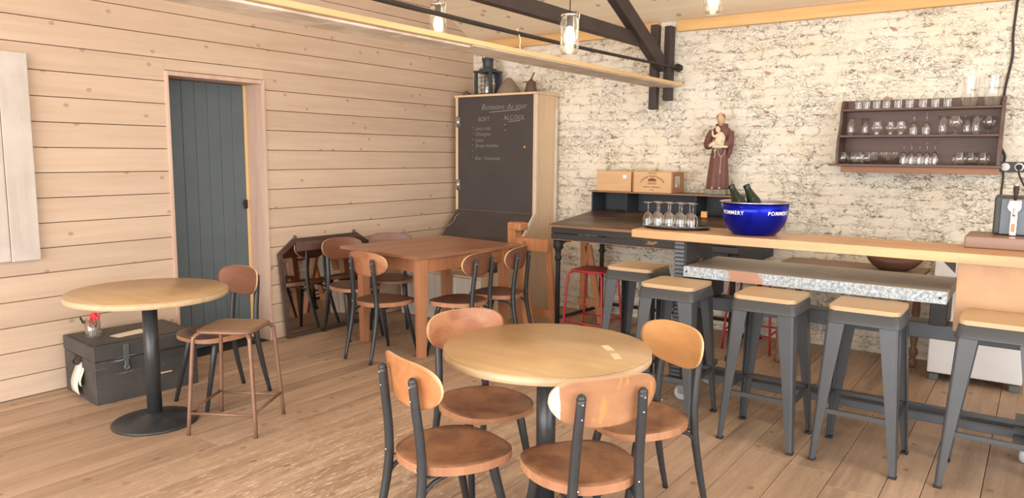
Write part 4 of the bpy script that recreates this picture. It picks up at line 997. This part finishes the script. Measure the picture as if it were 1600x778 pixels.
# ================================================================== AGAINST THE BRICK WALL
# black desk with a pigeonhole shelf
t = thing('writing_desk', 'long black painted sloping desk with pigeonhole shelf against the brick wall', 'desk', (1.63, -0.05, 0))
DW = 1.60; DD = -0.93
YZ = lambda: Matrix(((0, 0, 1, 0), (1, 0, 0, 0), (0, 1, 0, 0), (0, 0, 0, 1)))
mb = MB(); mb.prism([(0.02, 0.985), (-0.22, 0.985), (DD-0.02, 0.912), (DD-0.02, 0.93), (-0.22, 1.003), (0.02, 1.003)], -0.01, DW+0.01, M4=YZ(), bev=0.003); mb.build('sloping_top', M['desk_top'], t)
mb = MB(); mb.box(-0.012, DW+0.012, DD-0.024, DD-0.0205, 0.908, 0.928, 0.001); mb.build('worn_front_edge', M['desk_edge'], t)
mb = MB(); mb.box(0.0, DW, DD, DD+0.02, 0.858, 0.911, 0.002); mb.box(0.0, DW, DD-0.004, DD+0.02, 0.806, 0.853, 0.004)
mb.prism([(-0.0, 0.806), (DD+0.0205, 0.806), (DD+0.0205, 0.91), (-0.22, 0.984), (0.0, 0.984)], 0.0, 0.02, M4=YZ()); mb.prism([(-0.0, 0.806), (DD+0.0205, 0.806), (DD+0.0205, 0.91), (-0.22, 0.984), (0.0, 0.984)], DW-0.02, DW, M4=YZ())
mb.box(0.02, DW-0.02, -0.02, 0.0, 0.806, 0.984); mb.build('apron', M['desk_black'], t)
mb = MB(); mb.box(0.02, 1.2, DD-0.005, DD+0.018, 0.7995, 0.8055, 0.001); mb.build('lower_bead', M['desk_edge'], t)
mb = MB(); mb.box(1.15, DW-0.005, DD+0.03, -0.05, 0.70, 0.8055, 0.004); mb.build('drawer_box', M['desk_inside'], t)
# cast iron legs
for x, y in ((0.045, DD+0.045), (0.10, -0.22), (DW-0.045, DD+0.045), (DW-0.10, -0.06)):
    mb = MB(); mb.tube([(x, y, 0), (x, y, 0.69), (x, y, 0.70)], [0.02, 0.02, 0.02], 14); mb.lathe([(0.02, 0.0), (0.034, 0.004), (0.032, 0.03), (0.021, 0.045)], 14, c=(x, y, 0)); mb.lathe([(0.021, 0.62), (0.03, 0.63), (0.03, 0.65), (0.022, 0.66), (0.024, 0.70), (0.042, 0.73), (0.042, 0.8055)], 14, c=(x, y, 0)); mb.build('iron_leg', M['iron'], t)
    if y < -0.5 and x < 0.5:
        mb = MB(); mb.tube(bez([(x, y, 0.68), (x+0.02, y, 0.74), (x+0.06, y, 0.785), (x+0.12, y, 0.80)]), 0.012, 8); mb.build('scroll_bracket', M['iron'], t)
mb = MB(); mb.tube([(0.045, DD+0.045, 0.12), (0.10, -0.22, 0.12)], 0.016, 10); mb.tube([(DW-0.045, DD+0.045, 0.12), (DW-0.10, -0.06, 0.12)], 0.016, 10); mb.tube([(0.10, -0.22, 0.12), (0.16, -0.07, 0.12), (DW-0.10, -0.06, 0.12)], 0.016, 10); mb.build('stretcher_pipe', M['iron'], t)
# pigeonhole unit
mb = MB(); z0, z1 = 1.0035, 1.178
mb.box(0.0, 1.32, -0.012, 0.0, z0, z1); mb.box(0.0, 0.014, -0.26, -0.012, z0, z1, 0.002); mb.box(1.306, 1.32, -0.26, -0.012, z0, z1, 0.002)
for xx in (0.235,): mb.box(xx, xx+0.05, -0.03, -0.013, z0, z1, 0.002)
mb.build('pigeonhole_case', M['desk_inside'], t)
for xx in (0.345, 0.99):
    mb = MB(); mb.box(xx, xx+0.008, -0.25, -0.013, z0, z1-0.0005); mb.build('divider', M['desk_inside'], t)
mb = MB(); mb.box(-0.02, 1.345, -0.28, 0.02, z1+0.0005, z1+0.014, 0.003); mb.build('shelf_board', M['desk_top'], t)
mb = MB(); mb.box(-0.02, 1.345, -0.283, -0.2805, z1+0.001, z1+0.013, 0.001); mb.build('shelf_edge', M['desk_edge'], t)
SH = z1+0.0145
mb = MB(); mb.box(-0.024, 0.024, -0.024, 0.024, 0, 0.05, 0.002); tag(mb.build('wooden_block', M['yellow_block'], loc=(2.705, -0.31, 1.0025), rotz=0.2), 'small yellow wooden block in the desk pigeonhole right of the glasses', 'block')

# wine crates
t = thing('wine_crate', 'pale pine wine crate at the left, plain boards with a white sticker', 'crate', (1.685, -0.32, SH))
mb = MB(); mb.box(0, 0.345, 0, 0.22, 0, 0.178, 0.002)
for z in (0.06, 0.12): mb.box(0.0, 0.345, -0.0006, 0.0, z, z+0.0015)
mb.build('body', M['crate'], t)
mb = MB(); mb.box(0.265, 0.30, -0.0016, -0.0004, 0.115, 0.145, 0.0005); mb.build('sticker', M['white_paint'], t)
t = thing('wine_crate', 'branded pine wine crate at the right with an arched château stamp', 'crate', (2.048, -0.33, SH))
mb = MB(); mb.box(0.012, 0.362, 0, 0.24, 0, 0.178, 0.002); mb.build('body', M['crate'], t)
for xa, xb in ((0.3625, 0.375), (0.0, 0.0115)):
    mb = MB(); mb.box(xa, xb, -0.001, 0.24, 0.0, 0.178, 0.002); mb.build('end_board', M['crate_side'], t)
mb = MB(); mb.box(0.3752, 0.3765, 0.055, 0.145, 0.05, 0.14); mb.build('sticker', M['paper'], t)
mb = MB()
for z in (0.075, 0.09, 0.105, 0.12): mb.box(0.3766, 0.377, 0.065, 0.13, z, z+0.006)
mb.box(0.3766, 0.377, 0.10, 0.135, 0.055, 0.07); mb.build('sticker_print', M['grey_metal'], t)
FR = Matrix.Translation((0.187, -0.0012, 0)) @ Matrix.Rotation(PI/2, 4, 'X')
def stamp(body, size, z, arc=None):
    me = text_mesh(body, size, 0.0003, 'CENTER', 0, 1.1, 0.0002)
    if arc:
        for v in me.vertices:
            a = v.co.x/arc; r = arc+v.co.y; x = r*math.sin(a); y = r*math.cos(a)-arc; v.co.x = x; v.co.y = y
    link_mesh('stamp', me, M['ink'], t, FR @ Matrix.Translation((0, z, 0)))
stamp('CHATEAU', 0.017, 0.165); stamp('LAROSE-TRINTAUDON', 0.023, 0.140, 0.14)
me_r = 'MEDOC - BORDEAUX'; stamp(me_r, 0.015, 0.048, -0.2) if False else stamp(me_r, 0.015, 0.047)
stamp('750 ml', 0.012, 0.022)
mb = MB()
mb.box(0.147, 0.227, -0.0012, -0.0006, 0.072, 0.075); mb.box(0.15, 0.224, -0.0012, -0.0006, 0.10, 0.114)
for k in range(9): mb.box(0.150+k*0.009, 0.152+k*0.009, -0.0012, -0.0006, 0.075, 0.10)
mb.prism([(0.15, 0.114), (0.224, 0.114), (0.187, 0.125)], 0.0006, 0.0012, M4=Matrix(((1, 0, 0, 0), (0, 0, -1, 0), (0, 1, 0, 0), (0, 0, 0, 1))))
mb.build('stamp_drawing', M['ink'], t)

# ------------------------------------------------------------------ statue of a friar carrying a child
SX, SY = 2.775, -0.205
t = thing('statue', 'painted plaster statue of a brown-robed friar holding a small child, on the desk shelf', 'statue', (SX, SY, SH), 0.15); t.scale = (0.86, 0.86, 1.0)
mb = MB(); mb.box(-0.115, 0.085, -0.085, 0.075, 0, 0.045, 0.006); mb.build('base', M['stone_grey'], t)
# robe: one lofted surface with folds
rings = []; seg = 64
for z, rx, ry, fold, cx_, cy_ in ((0.045, 0.098, 0.075, 0.10, -0.012, 0), (0.06, 0.102, 0.08, 0.10, -0.012, 0), (0.12, 0.098, 0.077, 0.085, -0.011, 0), (0.20, 0.091, 0.07, 0.07, -0.009, 0), (0.28, 0.084, 0.063, 0.05, -0.006, 0), (0.34, 0.078, 0.058, 0.035, -0.003, 0), (0.375, 0.073, 0.055, 0.02, 0.0, 0), (0.39, 0.074, 0.056, 0.02, 0.0, 0), (0.43, 0.08, 0.06, 0.02, 0.002, 0), (0.48, 0.090, 0.062, 0.015, 0.006, 0), (0.515, 0.092, 0.060, 0.01, 0.008, 0), (0.54, 0.078, 0.054, 0.01, 0.009, 0), (0.557, 0.05, 0.045, 0.0, 0.010, -0.002), (0.57, 0.034, 0.034, 0, 0.011, -0.004)):
    r_ = []
    for k in range(seg):
        a = 2*PI*k/seg; f = 1 + fold*(math.sin(a*9+0.6)*0.6 + math.sin(a*5+1.1+z*3)*0.5); r_.append((cx_+rx*f*math.cos(a), cy_+ry*f*math.sin(a), z))
    rings.append(r_)
mb = MB(); mb.rings(rings); mb.build('robe', M['robe'], t)
# cloak hanging at the friar's left side
rg = []
for z, x, w_ in ((0.53, 0.070, 0.026), (0.48, 0.092, 0.033), (0.42, 0.100, 0.034), (0.36, 0.094, 0.030), (0.31, 0.080, 0.02), (0.29, 0.072, 0.006)):
    rg.append([(x+w_*math.cos(a)*0.8, 0.005+w_*1.25*math.sin(a), z) for a in [2*PI*k/20 for k in range(20)]])
mb = MB(); mb.rings(rg); mb.build('sleeve_fold', M['robe'], t)
# hood collar
mb = MB(); mb.lathe([(0.030, 0.0), (0.050, 0.005), (0.062, 0.022), (0.055, 0.036), (0.034, 0.040)], 24, c=(0.010, 0.006, 0.545), sy=0.85, cap=False); mb.build('hood', M['robe'], t)
# arms
mb = MB(); mb.tube(bez([(-0.078, 0.0, 0.515), (-0.102, -0.02, 0.46), (-0.106, -0.045, 0.41), (-0.085, -0.075, 0.405), (-0.055, -0.088, 0.42)], 5), rlerp([0.034, 0.036, 0.038, 0.034, 0.030], 21), 14); mb.build('right_sleeve', M['robe'], t)
mb = MB(); mb.tube(bez([(0.092, 0.0, 0.51), (0.100, -0.025, 0.46), (0.095, -0.055, 0.42), (0.06, -0.085, 0.405), (0.035, -0.09, 0.40)], 5), rlerp([0.034, 0.035, 0.036, 0.03, 0.026], 21), 14); mb.build('left_sleeve', M['robe'], t)
def hand(c, dirv, side, nm, up=(0, 0, 1), ln=0.03):
    d = Vector(dirv).normalized(); u = Vector(up); u = (u-d*u.dot(d)).normalized(); s_ = d.cross(u); c = Vector(c)
    mb = MB(); mm = Matrix((d, u, s_)).transposed().to_4x4(); mm.translation = c
    mb.ball((0.006, 0, 0), 0.0125, 12, (1.2, 1.0, 0.5), mm)
    for k, (o_, l_) in enumerate(((0.009, 0.85), (0.003, 1.0), (-0.003, 0.94), (-0.009, 0.72))):
        mb.tube([mm @ Vector((0.014, o_, 0)), mm @ Vector((0.014+ln*0.5*l_, o_*1.1, 0.002*side)), mm @ Vector((0.014+ln*l_*0.85, o_*1.1, 0.010*side))], [0.0038, 0.0034, 0.0026], 7)
    mb.tube([mm @ Vector((0.004, 0.010, 0)), mm @ Vector((0.014, 0.018, 0.003*side)), mm @ Vector((0.024, 0.018, 0.006*side))], [0.004, 0.0036, 0.0028], 7)
    return mb.build(nm, M['skin_paint'], t)
hand((-0.052, -0.094, 0.425), (0.9, -0.1, 0.35), 1, 'right_hand')
hand((0.03, -0.098, 0.398), (-0.95, -0.1, 0.05), 1, 'left_hand')
# head
def head(cx_, cy_, cz, s_, nm, mat, t, tilt=0.0, pitch=0.0):
    bm = bmesh.new(); bmesh.ops.create_icosphere(bm, subdivisions=4, radius=1)
    for v in bm.verts:
        x, y, z = v.co
        fx = 0.72*(1 - 0.18*max(0, -z)**1.5); v.co.x = x*fx; v.co.y = y*(0.86 - 0.10*max(0, -z)); 
        if y < 0: # face
            n_ = math.exp(-((x/0.13)**2 + ((z+0.10)/0.20)**2))*0.17; b = 0.05*math.exp(-((z-0.16)/0.12)**2)
            e = -0.09*(math.exp(-(((x-0.28)/0.14)**2 + ((z-0.03)/0.09)**2)) + math.exp(-(((x+0.28)/0.14)**2 + ((z-0.03)/0.09)**2)))
            m_ = 0.05*math.exp(-((x/0.2)**2 + ((z+0.42)/0.06)**2)) - 0.04*math.exp(-((x/0.2)**2 + ((z+0.36)/0.03)**2)); ch = 0.08*math.exp(-((x/0.22)**2+((z+0.72)/0.14)**2))
            v.co.y -= (n_+b+e+m_+ch)
    for s in (-1, 1):
        r = bmesh.ops.create_uvsphere(bm, u_segments=10, v_segments=8, radius=0.17)
        bmesh.ops.transform(bm, matrix=Matrix.Translation((s*0.72, 0.06, -0.02)) @ Matrix.Diagonal((0.4, 0.7, 1.15, 1)), verts=r['verts'])
    mm = Matrix.Translation((cx_, cy_, cz)) @ Euler((pitch, tilt, 0)).to_matrix().to_4x4() @ Matrix.Diagonal((s_, s_, s_, 1))
    bmesh.ops.transform(bm, matrix=mm, verts=bm.verts)
    for f in bm.faces: f.smooth = True
    x = MB(); x.bm.free(); x.bm = bm; o = x.build(nm, mat, t); return o, mm
mb = MB(); mb.tube([(0.010, 0, 0.555), (0.005, -0.008, 0.60)], 0.02, 12); mb.build('neck', M['skin_paint'], t)
_, hm = head(0.002, -0.018, 0.618, 0.053, 'head', M['skin_paint'], t, -0.12, 0.25)
mb = MB(); mb.lathe([(0.60, 0.35), (0.74, 0.42), (0.80, 0.25), (0.80, 0.02), (0.76, -0.1), (0.70, -0.12)], 28, M4=hm @ Matrix.Translation((0, 0.10, 0.1)), cap=False)
mb.lathe([(0.52, 0.62), (0.66, 0.60), (0.74, 0.45), (0.70, 0.40)], 28, M4=hm @ Matrix.Translation((0, 0.06, 0.1)), cap=False); mb.build('tonsure_hair', M['hair_paint'], t)
mb = MB(); mb.ball((0, -0.55, -0.62), 0.42, 14, (1.0, 0.8, 1.0), hm); mb.build('beard', M['beard_paint'], t)
# cord belt, knots and rosary
mb = MB(); mb.lathe([(1, -0.006), (1.06, 0), (1, 0.006)], 32, c=(0, 0, 0.383), cap=False)
for v in mb.bm.verts: v.co.x *= 0.078; v.co.y *= 0.060
mb.tube(bez([(-0.03, -0.062, 0.38), (-0.035, -0.07, 0.35), (-0.028, -0.071, 0.33), (-0.038, -0.072, 0.30)]), 0.004, 7)
mb.ball((-0.03, -0.068, 0.362), 0.010, 8, (1.4, 0.7, 0.8)); mb.build('cord_belt', M['plaster'], t)
mb = MB(); mb.tube(bez([(-0.005, -0.07, 0.375), (0.005, -0.078, 0.335), (0.028, -0.078, 0.315), (0.055, -0.070, 0.335), (0.062, -0.058, 0.375)]), 0.0022, 6); mb.tube(bez([(0.028, -0.078, 0.317), (0.03, -0.08, 0.28), (0.026, -0.083, 0.22), (0.028, -0.085, 0.19)]), 0.0022, 6); mb.box(0.020, 0.036, -0.090, -0.086, 0.193, 0.196); mb.box(0.0265, 0.0295, -0.090, -0.086, 0.175, 0.205); tag(mb.build('rosary', M['plaster'], t), 'thin pale rosary with a cross')
mb = MB(); mb.box(-0.055, 0.085, -0.135, -0.075, 0.385, 0.402, 0.003, Matrix.Rotation(0.02, 4, 'Y')); tag(mb.build('book', M['plaster'], t), 'pale closed book under the child')
# feet
mb = MB()
for s in (-0.045, 0.025): mb.ball((s, -0.075, 0.054), 0.014, 10, (0.9, 1.9, 0.7))
mb.build('feet', M['skin_paint'], t)
# the child
mb = MB(); rg = []
for z, rx, ry, x, y in ((0.402, 0.052, 0.036, 0.012, -0.10), (0.43, 0.050, 0.034, 0.012, -0.102), (0.46, 0.042, 0.030, 0.018, -0.100), (0.485, 0.034, 0.026, 0.022, -0.098), (0.500, 0.026, 0.022, 0.022, -0.096), (0.512, 0.012, 0.012, 0.018, -0.094)):
    rg.append([(x+rx*math.cos(a)*(1+0.06*math.sin(a*7)), y+ry*math.sin(a)*(1+0.06*math.sin(a*7)), z) for a in [2*PI*k/28 for k in range(28)]])
mb.rings(rg)
mb.tube(bez([(0.0, -0.115, 0.49), (-0.02, -0.125, 0.475), (-0.045, -0.125, 0.485), (-0.052, -0.115, 0.52)], 4), rlerp([0.013, 0.012, 0.010, 0.008], 13), 10)
mb.tube(bez([(0.045, -0.11, 0.485), (0.058, -0.12, 0.455), (0.04, -0.135, 0.435)], 4), rlerp([0.013, 0.012, 0.010], 9), 10)
mb.tube(bez([(-0.02, -0.125, 0.415), (-0.05, -0.135, 0.41), (-0.075, -0.13, 0.395)], 4), rlerp([0.018, 0.016, 0.012], 9), 10); mb.build('child_body', M['plaster'], t)
head(-0.005, -0.102, 0.530, 0.030, 'child_head', M['plaster'], t, -0.35, 0.0)

# ------------------------------------------------------------------ wooden trestle horse
t = thing('trestle_horse', 'orange-brown wooden trestle horse with a thick upright clamp, left of the black desk', 'trestle', (1.30, -0.99, 0), -0.12)
mb = MB(); mb.box(-0.09, -0.005, -0.05, 0.05, 0.70, 0.92, 0.008); mb.box(-0.09, 0.065, -0.055, 0.055, 0.855, 0.925, 0.014); mb.build('clamp_head', M['trestle'], t)
mb = MB(); mb.bar((-0.06, 0, 0.745), (0.34, 0, 0.745), 0.055, 0.105, bev=0.004); mb.build('beam', M['trestle'], t)
mb = MB(); mb.tube([(0.10, -0.055, 0.78), (0.10, 0.055, 0.78)], 0.014, 10); mb.tube([(-0.02, -0.075, 0.735), (-0.02, 0.075, 0.735)], 0.014, 10); mb.build('peg', M['trestle'], t)
for s in (-1, 1):
    mb = MB(); mb.bar((0.06 if s < 0 else 0.04, s*0.06, 0.77), (0.27 if s < 0 else -0.10, s*0.15, 0.0), 0.075, 0.045, bev=0.003, up=(0, 1, 0)); mb.build('leg', M['trestle'], t)
mb = MB(); mb.bar((0.30, 0.045, 0.745), (0.27, 0.17, 0.0), 0.06, 0.035, bev=0.003, up=(0, 1, 0)); mb.build('leg', M['trestle'], t)
mb = MB(); mb.bar((-0.10, 0.135, 0.13), (0.30, 0.135, 0.13), 0.03, 0.08, bev=0.003); mb.build('crosspiece', M['trestle'], t)
# second, smaller easel-like frame under the desk
t = thing('wooden_easel', 'leaning wooden frame with an upright and a slanted strut under the black desk', 'frame', (1.66, -0.42, 0))
mb = MB(); mb.box(-0.055, 0.015, -0.03, 0.0, 0, 0.76, 0.004); mb.build('upright', M['trestle'], t)
mb = MB(); mb.bar((0.02, -0.016, 0.70), (0.17, -0.016, 0.0), 0.028, 0.06, bev=0.003, up=(1, 0, 0)); mb.build('strut', M['trestle'], t)
mb = MB(); mb.box(-0.06, 0.16, -0.05, -0.0305, 0.15, 0.22, 0.003); mb.build('crosspiece', M['trestle'], t)

# ------------------------------------------------------------------ brown side table with turned legs and bowl
t = thing('side_table', 'old brown wooden table with turned legs between the bar and the brick wall', 'table', (3.40, -0.20, 0))
mb = MB(); mb.box(0, 0.96, -0.60, 0, 0.70, 0.722, 0.004); mb.build('tabletop', M['old_table'], t)
mb = MB(); mb.box(0.05, 0.93, -0.55, -0.53, 0.60, 0.6995); mb.box(0.05, 0.93, -0.07, -0.05, 0.60, 0.6995); mb.box(0.05, 0.07, -0.53, -0.07, 0.60, 0.6995); mb.box(0.91, 0.93, -0.53, -0.07, 0.60, 0.6995); mb.build('apron', M['old_table'], t)
tp = [(0.001, 0), (0.022, 0.0), (0.03, 0.02), (0.03, 0.05), (0.018, 0.07), (0.032, 0.10), (0.032, 0.13), (0.018, 0.15), (0.022, 0.18), (0.028, 0.22), (0.018, 0.25), (0.022, 0.32), (0.027, 0.42), (0.024, 0.48), (0.018, 0.52), (0.03, 0.54), (0.03, 0.56), (0.024, 0.57), (0.024, 0.6995)]
for x, y in ((0.08, -0.53), (0.90, -0.53), (0.08, -0.07), (0.90, -0.07)):
    mb = MB(); mb.lathe(tp, 16, c=(x, y, 0)); mb.build('turned_leg', M['old_table'], t)
mb = MB(); n = 40; R = []
for r, z in ((0.02, 0.0), (0.10, 0.0), (0.15, 0.03), (0.19, 0.075), (0.20, 0.105), (0.185, 0.105), (0.16, 0.07), (0.10, 0.03), (0.02, 0.02)):
    r *= 0.86; z *= 0.85; R.append([(r*(1.0 if math.cos(a) < 0 else 1.1)*math.cos(a), r*0.62*math.sin(a)*(1-0.25*max(0, math.cos(a))), z*(1+0.10*math.cos(a*2)+0.05*math.sin(a*5))) for a in [2*PI*k/n for k in range(n)]])
mb.rings(R); tag(mb.build('wooden_bowl', M['bowl_wood'], loc=(4.155, -0.46, 0.7225), rotz=0.05), 'rough carved brown wooden bowl on the side table beside the fridge', 'bowl')

# ------------------------------------------------------------------ white fridge
t = thing('fridge', 'white under-counter fridge standing behind the right part of the bar', 'fridge', (4.422, -0.535, 0))
mb = MB(); mb.box(0, 0.54, 0.03, 0.50, 0.045, 0.85, 0.008); mb.build('body', M['white_enamel'], t)
mb = MB(); mb.box(0.0, 0.54, -0.012, 0.028, 0.055, 0.845, 0.008); mb.build('door', M['white_enamel'], t)
for x in (0.04, 0.50):
    for y in (0.03, 0.45): mb = MB(); mb.box(x-0.03, x+0.03, y-0.02, y+0.02, 0.0, 0.0445, 0.004); mb.build('foot', M['grey_metal'], t)

# ------------------------------------------------------------------ wall shelf with glasses
t = thing('wall_shelf', 'dark brown three-tier wooden wall shelf holding glassware on the brick wall', 'shelf', (3.70, -0.005, 1.46))
SWD = 1.0
mb = MB(); mb.box(0, SWD, -0.012, 0.0, 0.0, 0.475, 0.002); mb.build('back_panel', M['shelf_wood'], t)
cur = [(-0.012, 0.0), (-0.235, 0.0), (-0.235, 0.10), (-0.225, 0.17), (-0.19, 0.23), (-0.165, 0.30), (-0.16, 0.38), (-0.145, 0.43), (-0.10, 0.47), (-0.012, 0.475)]
for x in (-0.018, SWD):
    mb = MB(); mb.prism(cur, x, x+0.018, M4=YZ(), bev=0.002); mb.build('side_board', M['shelf_wood'], t)
for z, dp, xa, xb in ((0.0, 0.25, -0.06, SWD+0.03), (0.195, 0.215, 0.0, SWD), (0.39, 0.15, 0.0, SWD)):
    mb = MB(); mb.box(xa, xb, -dp, -0.0125, z-0.018 if z == 0 else z, z-0.0005 if z == 0 else z+0.016, 0.002); mb.build('shelf_board', M['shelf_wood'], t)
mb = MB(); mb.box(0.02, SWD+0.02, -0.215, -0.195, -0.062, -0.0185, 0.003); mb.build('batten', M['batten'], t)
for x in (0.1, 0.25, 0.55, 0.85):
    mb = MB(); mb.ball((x, -0.216, -0.04), 0.004, 8); mb.build('screw', M['steel'], t)
def gx(zx): return 3.70 + (1280 + zx/3.5375 - 1315)*0.00407
P_tumb = [(0.001, 0.0), (0.027, 0.0), (0.033, 0.085)]
P_tall = [(0.001, 0.0), (0.028, 0.0), (0.024, 0.03), (0.030, 0.12), (0.038, 0.13)]
P_tulip = [(0.001, 0.0), (0.026, 0.0), (0.012, 0.012), (0.034, 0.035), (0.036, 0.06), (0.026, 0.085), (0.030, 0.10)]
P_round = [(0.001, 0.0), (0.03, 0.002), (0.043, 0.025), (0.044, 0.05), (0.034, 0.085)]
P_stem = wine_inv
P_big = [(0.001, 0.0), (0.046, 0.0), (0.054, 0.01), (0.052, 0.12), (0.058, 0.17), (0.060, 0.20)]
P_balloon = [(0.001, 0.0), (0.03, 0.001), (0.004, 0.006), (0.004, 0.03), (0.03, 0.045), (0.044, 0.075), (0.040, 0.105), (0.032, 0.125)]
rows = [
 (1.4600, -0.13, [(140, 'round_glass', P_round), (190, 'round_glass', P_round), (235, 'round_glass', P_round), (275, 'round_glass', P_round), (330, 'tumbler', P_tumb), (368, 'tumbler', P_tumb), (406, 'tumbler', P_tumb), (440, 'tumbler', P_tumb), (492, 'wine_glass', P_stem), (535, 'wine_glass', P_stem), (580, 'wine_glass', P_stem), (622, 'wine_glass', P_stem), (665, 'wine_glass', P_stem), (800, 'round_glass', P_round), (855, 'round_glass', P_round), (920, 'round_glass', P_round)], 'bottom shelf'),
 (1.6715, -0.11, [(175, 'beer_glass', P_tall), (250, 'beer_glass', P_tall), (330, 'tulip_glass', P_tulip), (400, 'tulip_glass', P_tulip), (468, 'tulip_glass', P_tulip), (535, 'wine_glass', P_stem), (605, 'wine_glass', P_stem), (698, 'beer_glass', P_tall), (765, 'balloon_glass', P_balloon), (822, 'beer_glass', P_tall), (872, 'beer_glass', P_tall), (932, 'balloon_glass', P_balloon)], 'middle shelf'),
 (1.8665, -0.085, [(200, 'wine_glass', P_stem), (250, 'wine_glass', P_stem), (310, 'wine_glass', P_stem), (368, 'wine_glass', P_stem), (435, 'wine_glass', P_stem), (500, 'wine_glass', P_stem), (575, 'wine_glass', P_stem), (642, 'wine_glass', P_stem), (708, 'wine_glass', P_stem), (822, 'glass_jug', P_big), (940, 'glass_jug', P_big)], 'top shelf')]
cache = {}; ordn = ['leftmost', 'second', 'third', 'fourth', 'fifth', 'sixth', 'seventh', 'eighth', 'ninth', 'tenth']
nice = {'round_glass': 'round squat glass', 'tumbler': 'straight tumbler', 'wine_glass': 'upturned stemmed wine glass', 'beer_glass': 'tall flared glass', 'tulip_glass': 'small tulip glass', 'balloon_glass': 'short-stemmed balloon glass', 'glass_jug': 'large glass jug'}
for z, y, items, rn in rows:
    cnt = {}
    for zx, nm, pr in items:
        k = cnt.get(nm, 0); cnt[nm] = k+1
        if nm not in cache:
            mb = MB(); mb.lathe(pr, 18, cap=False); o = mb.build(nm, M['glass']); cache[nm] = o
        else: o = cache[nm].copy(); C.objects.link(o)
        o.location = (gx(zx), y + (0.0 if nm in ('wine_glass', 'glass_jug') else (0.034 if k % 2 else -0.034)), z+0.0005)
        if nm == 'wine_glass': o.scale = (0.74, 0.74, 1.0)
        tag(o, '%s %s from the left on the %s of the wall rack' % (ordn[k], nice[nm], rn), 'glass', 'glasses on the %s of the wall rack' % rn)

# ------------------------------------------------------------------ sockets and cables
t = thing('wall_socket', 'dark double wall socket with round fronts right of the glass shelf', 'socket', (4.78, -0.002, 1.45))
mb = MB(); mb.box(-0.075, 0.085, -0.035, 0, -0.035, 0.035, 0.005); mb.build('box', M['box_grey'], t)
for x in (-0.035, 0.045):
    mb = MB(); mb.lathe([(0.001, 0.004), (0.022, 0.004), (0.028, 0.001), (0.028, 0.0)], 20, M4=Matrix.Translation((x, -0.0355, 0)) @ Matrix.Rotation(PI/2, 4, 'X')); mb.build('socket_face', M['white_enamel'], t)
mb = MB(); mb.tube([(0.045, -0.04, 0.0), (0.045, -0.065, 0.0)], [0.02, 0.014], 12); mb.build('plug', M['iron'], t)
mb = MB(); mb.tube(bez([(4.73, -0.012, 2.64), (4.72, -0.012, 2.35), (4.727, -0.012, 2.2), (4.70, -0.012, 1.95), (4.71, -0.012, 1.75), (4.70, -0.012, 1.62), (4.735, -0.012, 1.53), (4.735, -0.014, 1.486)]), 0.008, 8)
tag(mb.build('power_cable', M['tile_grey']), 'dark cable running down the brick wall from the beam to the socket', 'cable')
mb = MB(); mb.tube(bez([(4.735, -0.012, 1.414), (4.738, -0.012, 1.36), (4.735, -0.012, 1.28), (4.738, -0.012, 1.0), (4.735, -0.012, 0.86)]), 0.006, 8)
tag(mb.build('power_cable', M['tile_grey']), 'dark cable dropping from the socket down behind the beer tap', 'cable')
mb = MB(); mb.tube(bez([(4.825, -0.069, 1.448), (4.83, -0.075, 1.40), (4.86, -0.05, 1.33), (4.90, -0.03, 1.26), (4.93, -0.03, 1.1), (4.93, -0.03, 0.855)]), 0.006, 8)
tag(mb.build('appliance_cord', M['tile_grey']), 'thin cord hanging from the plug in the right half of the socket', 'cord')
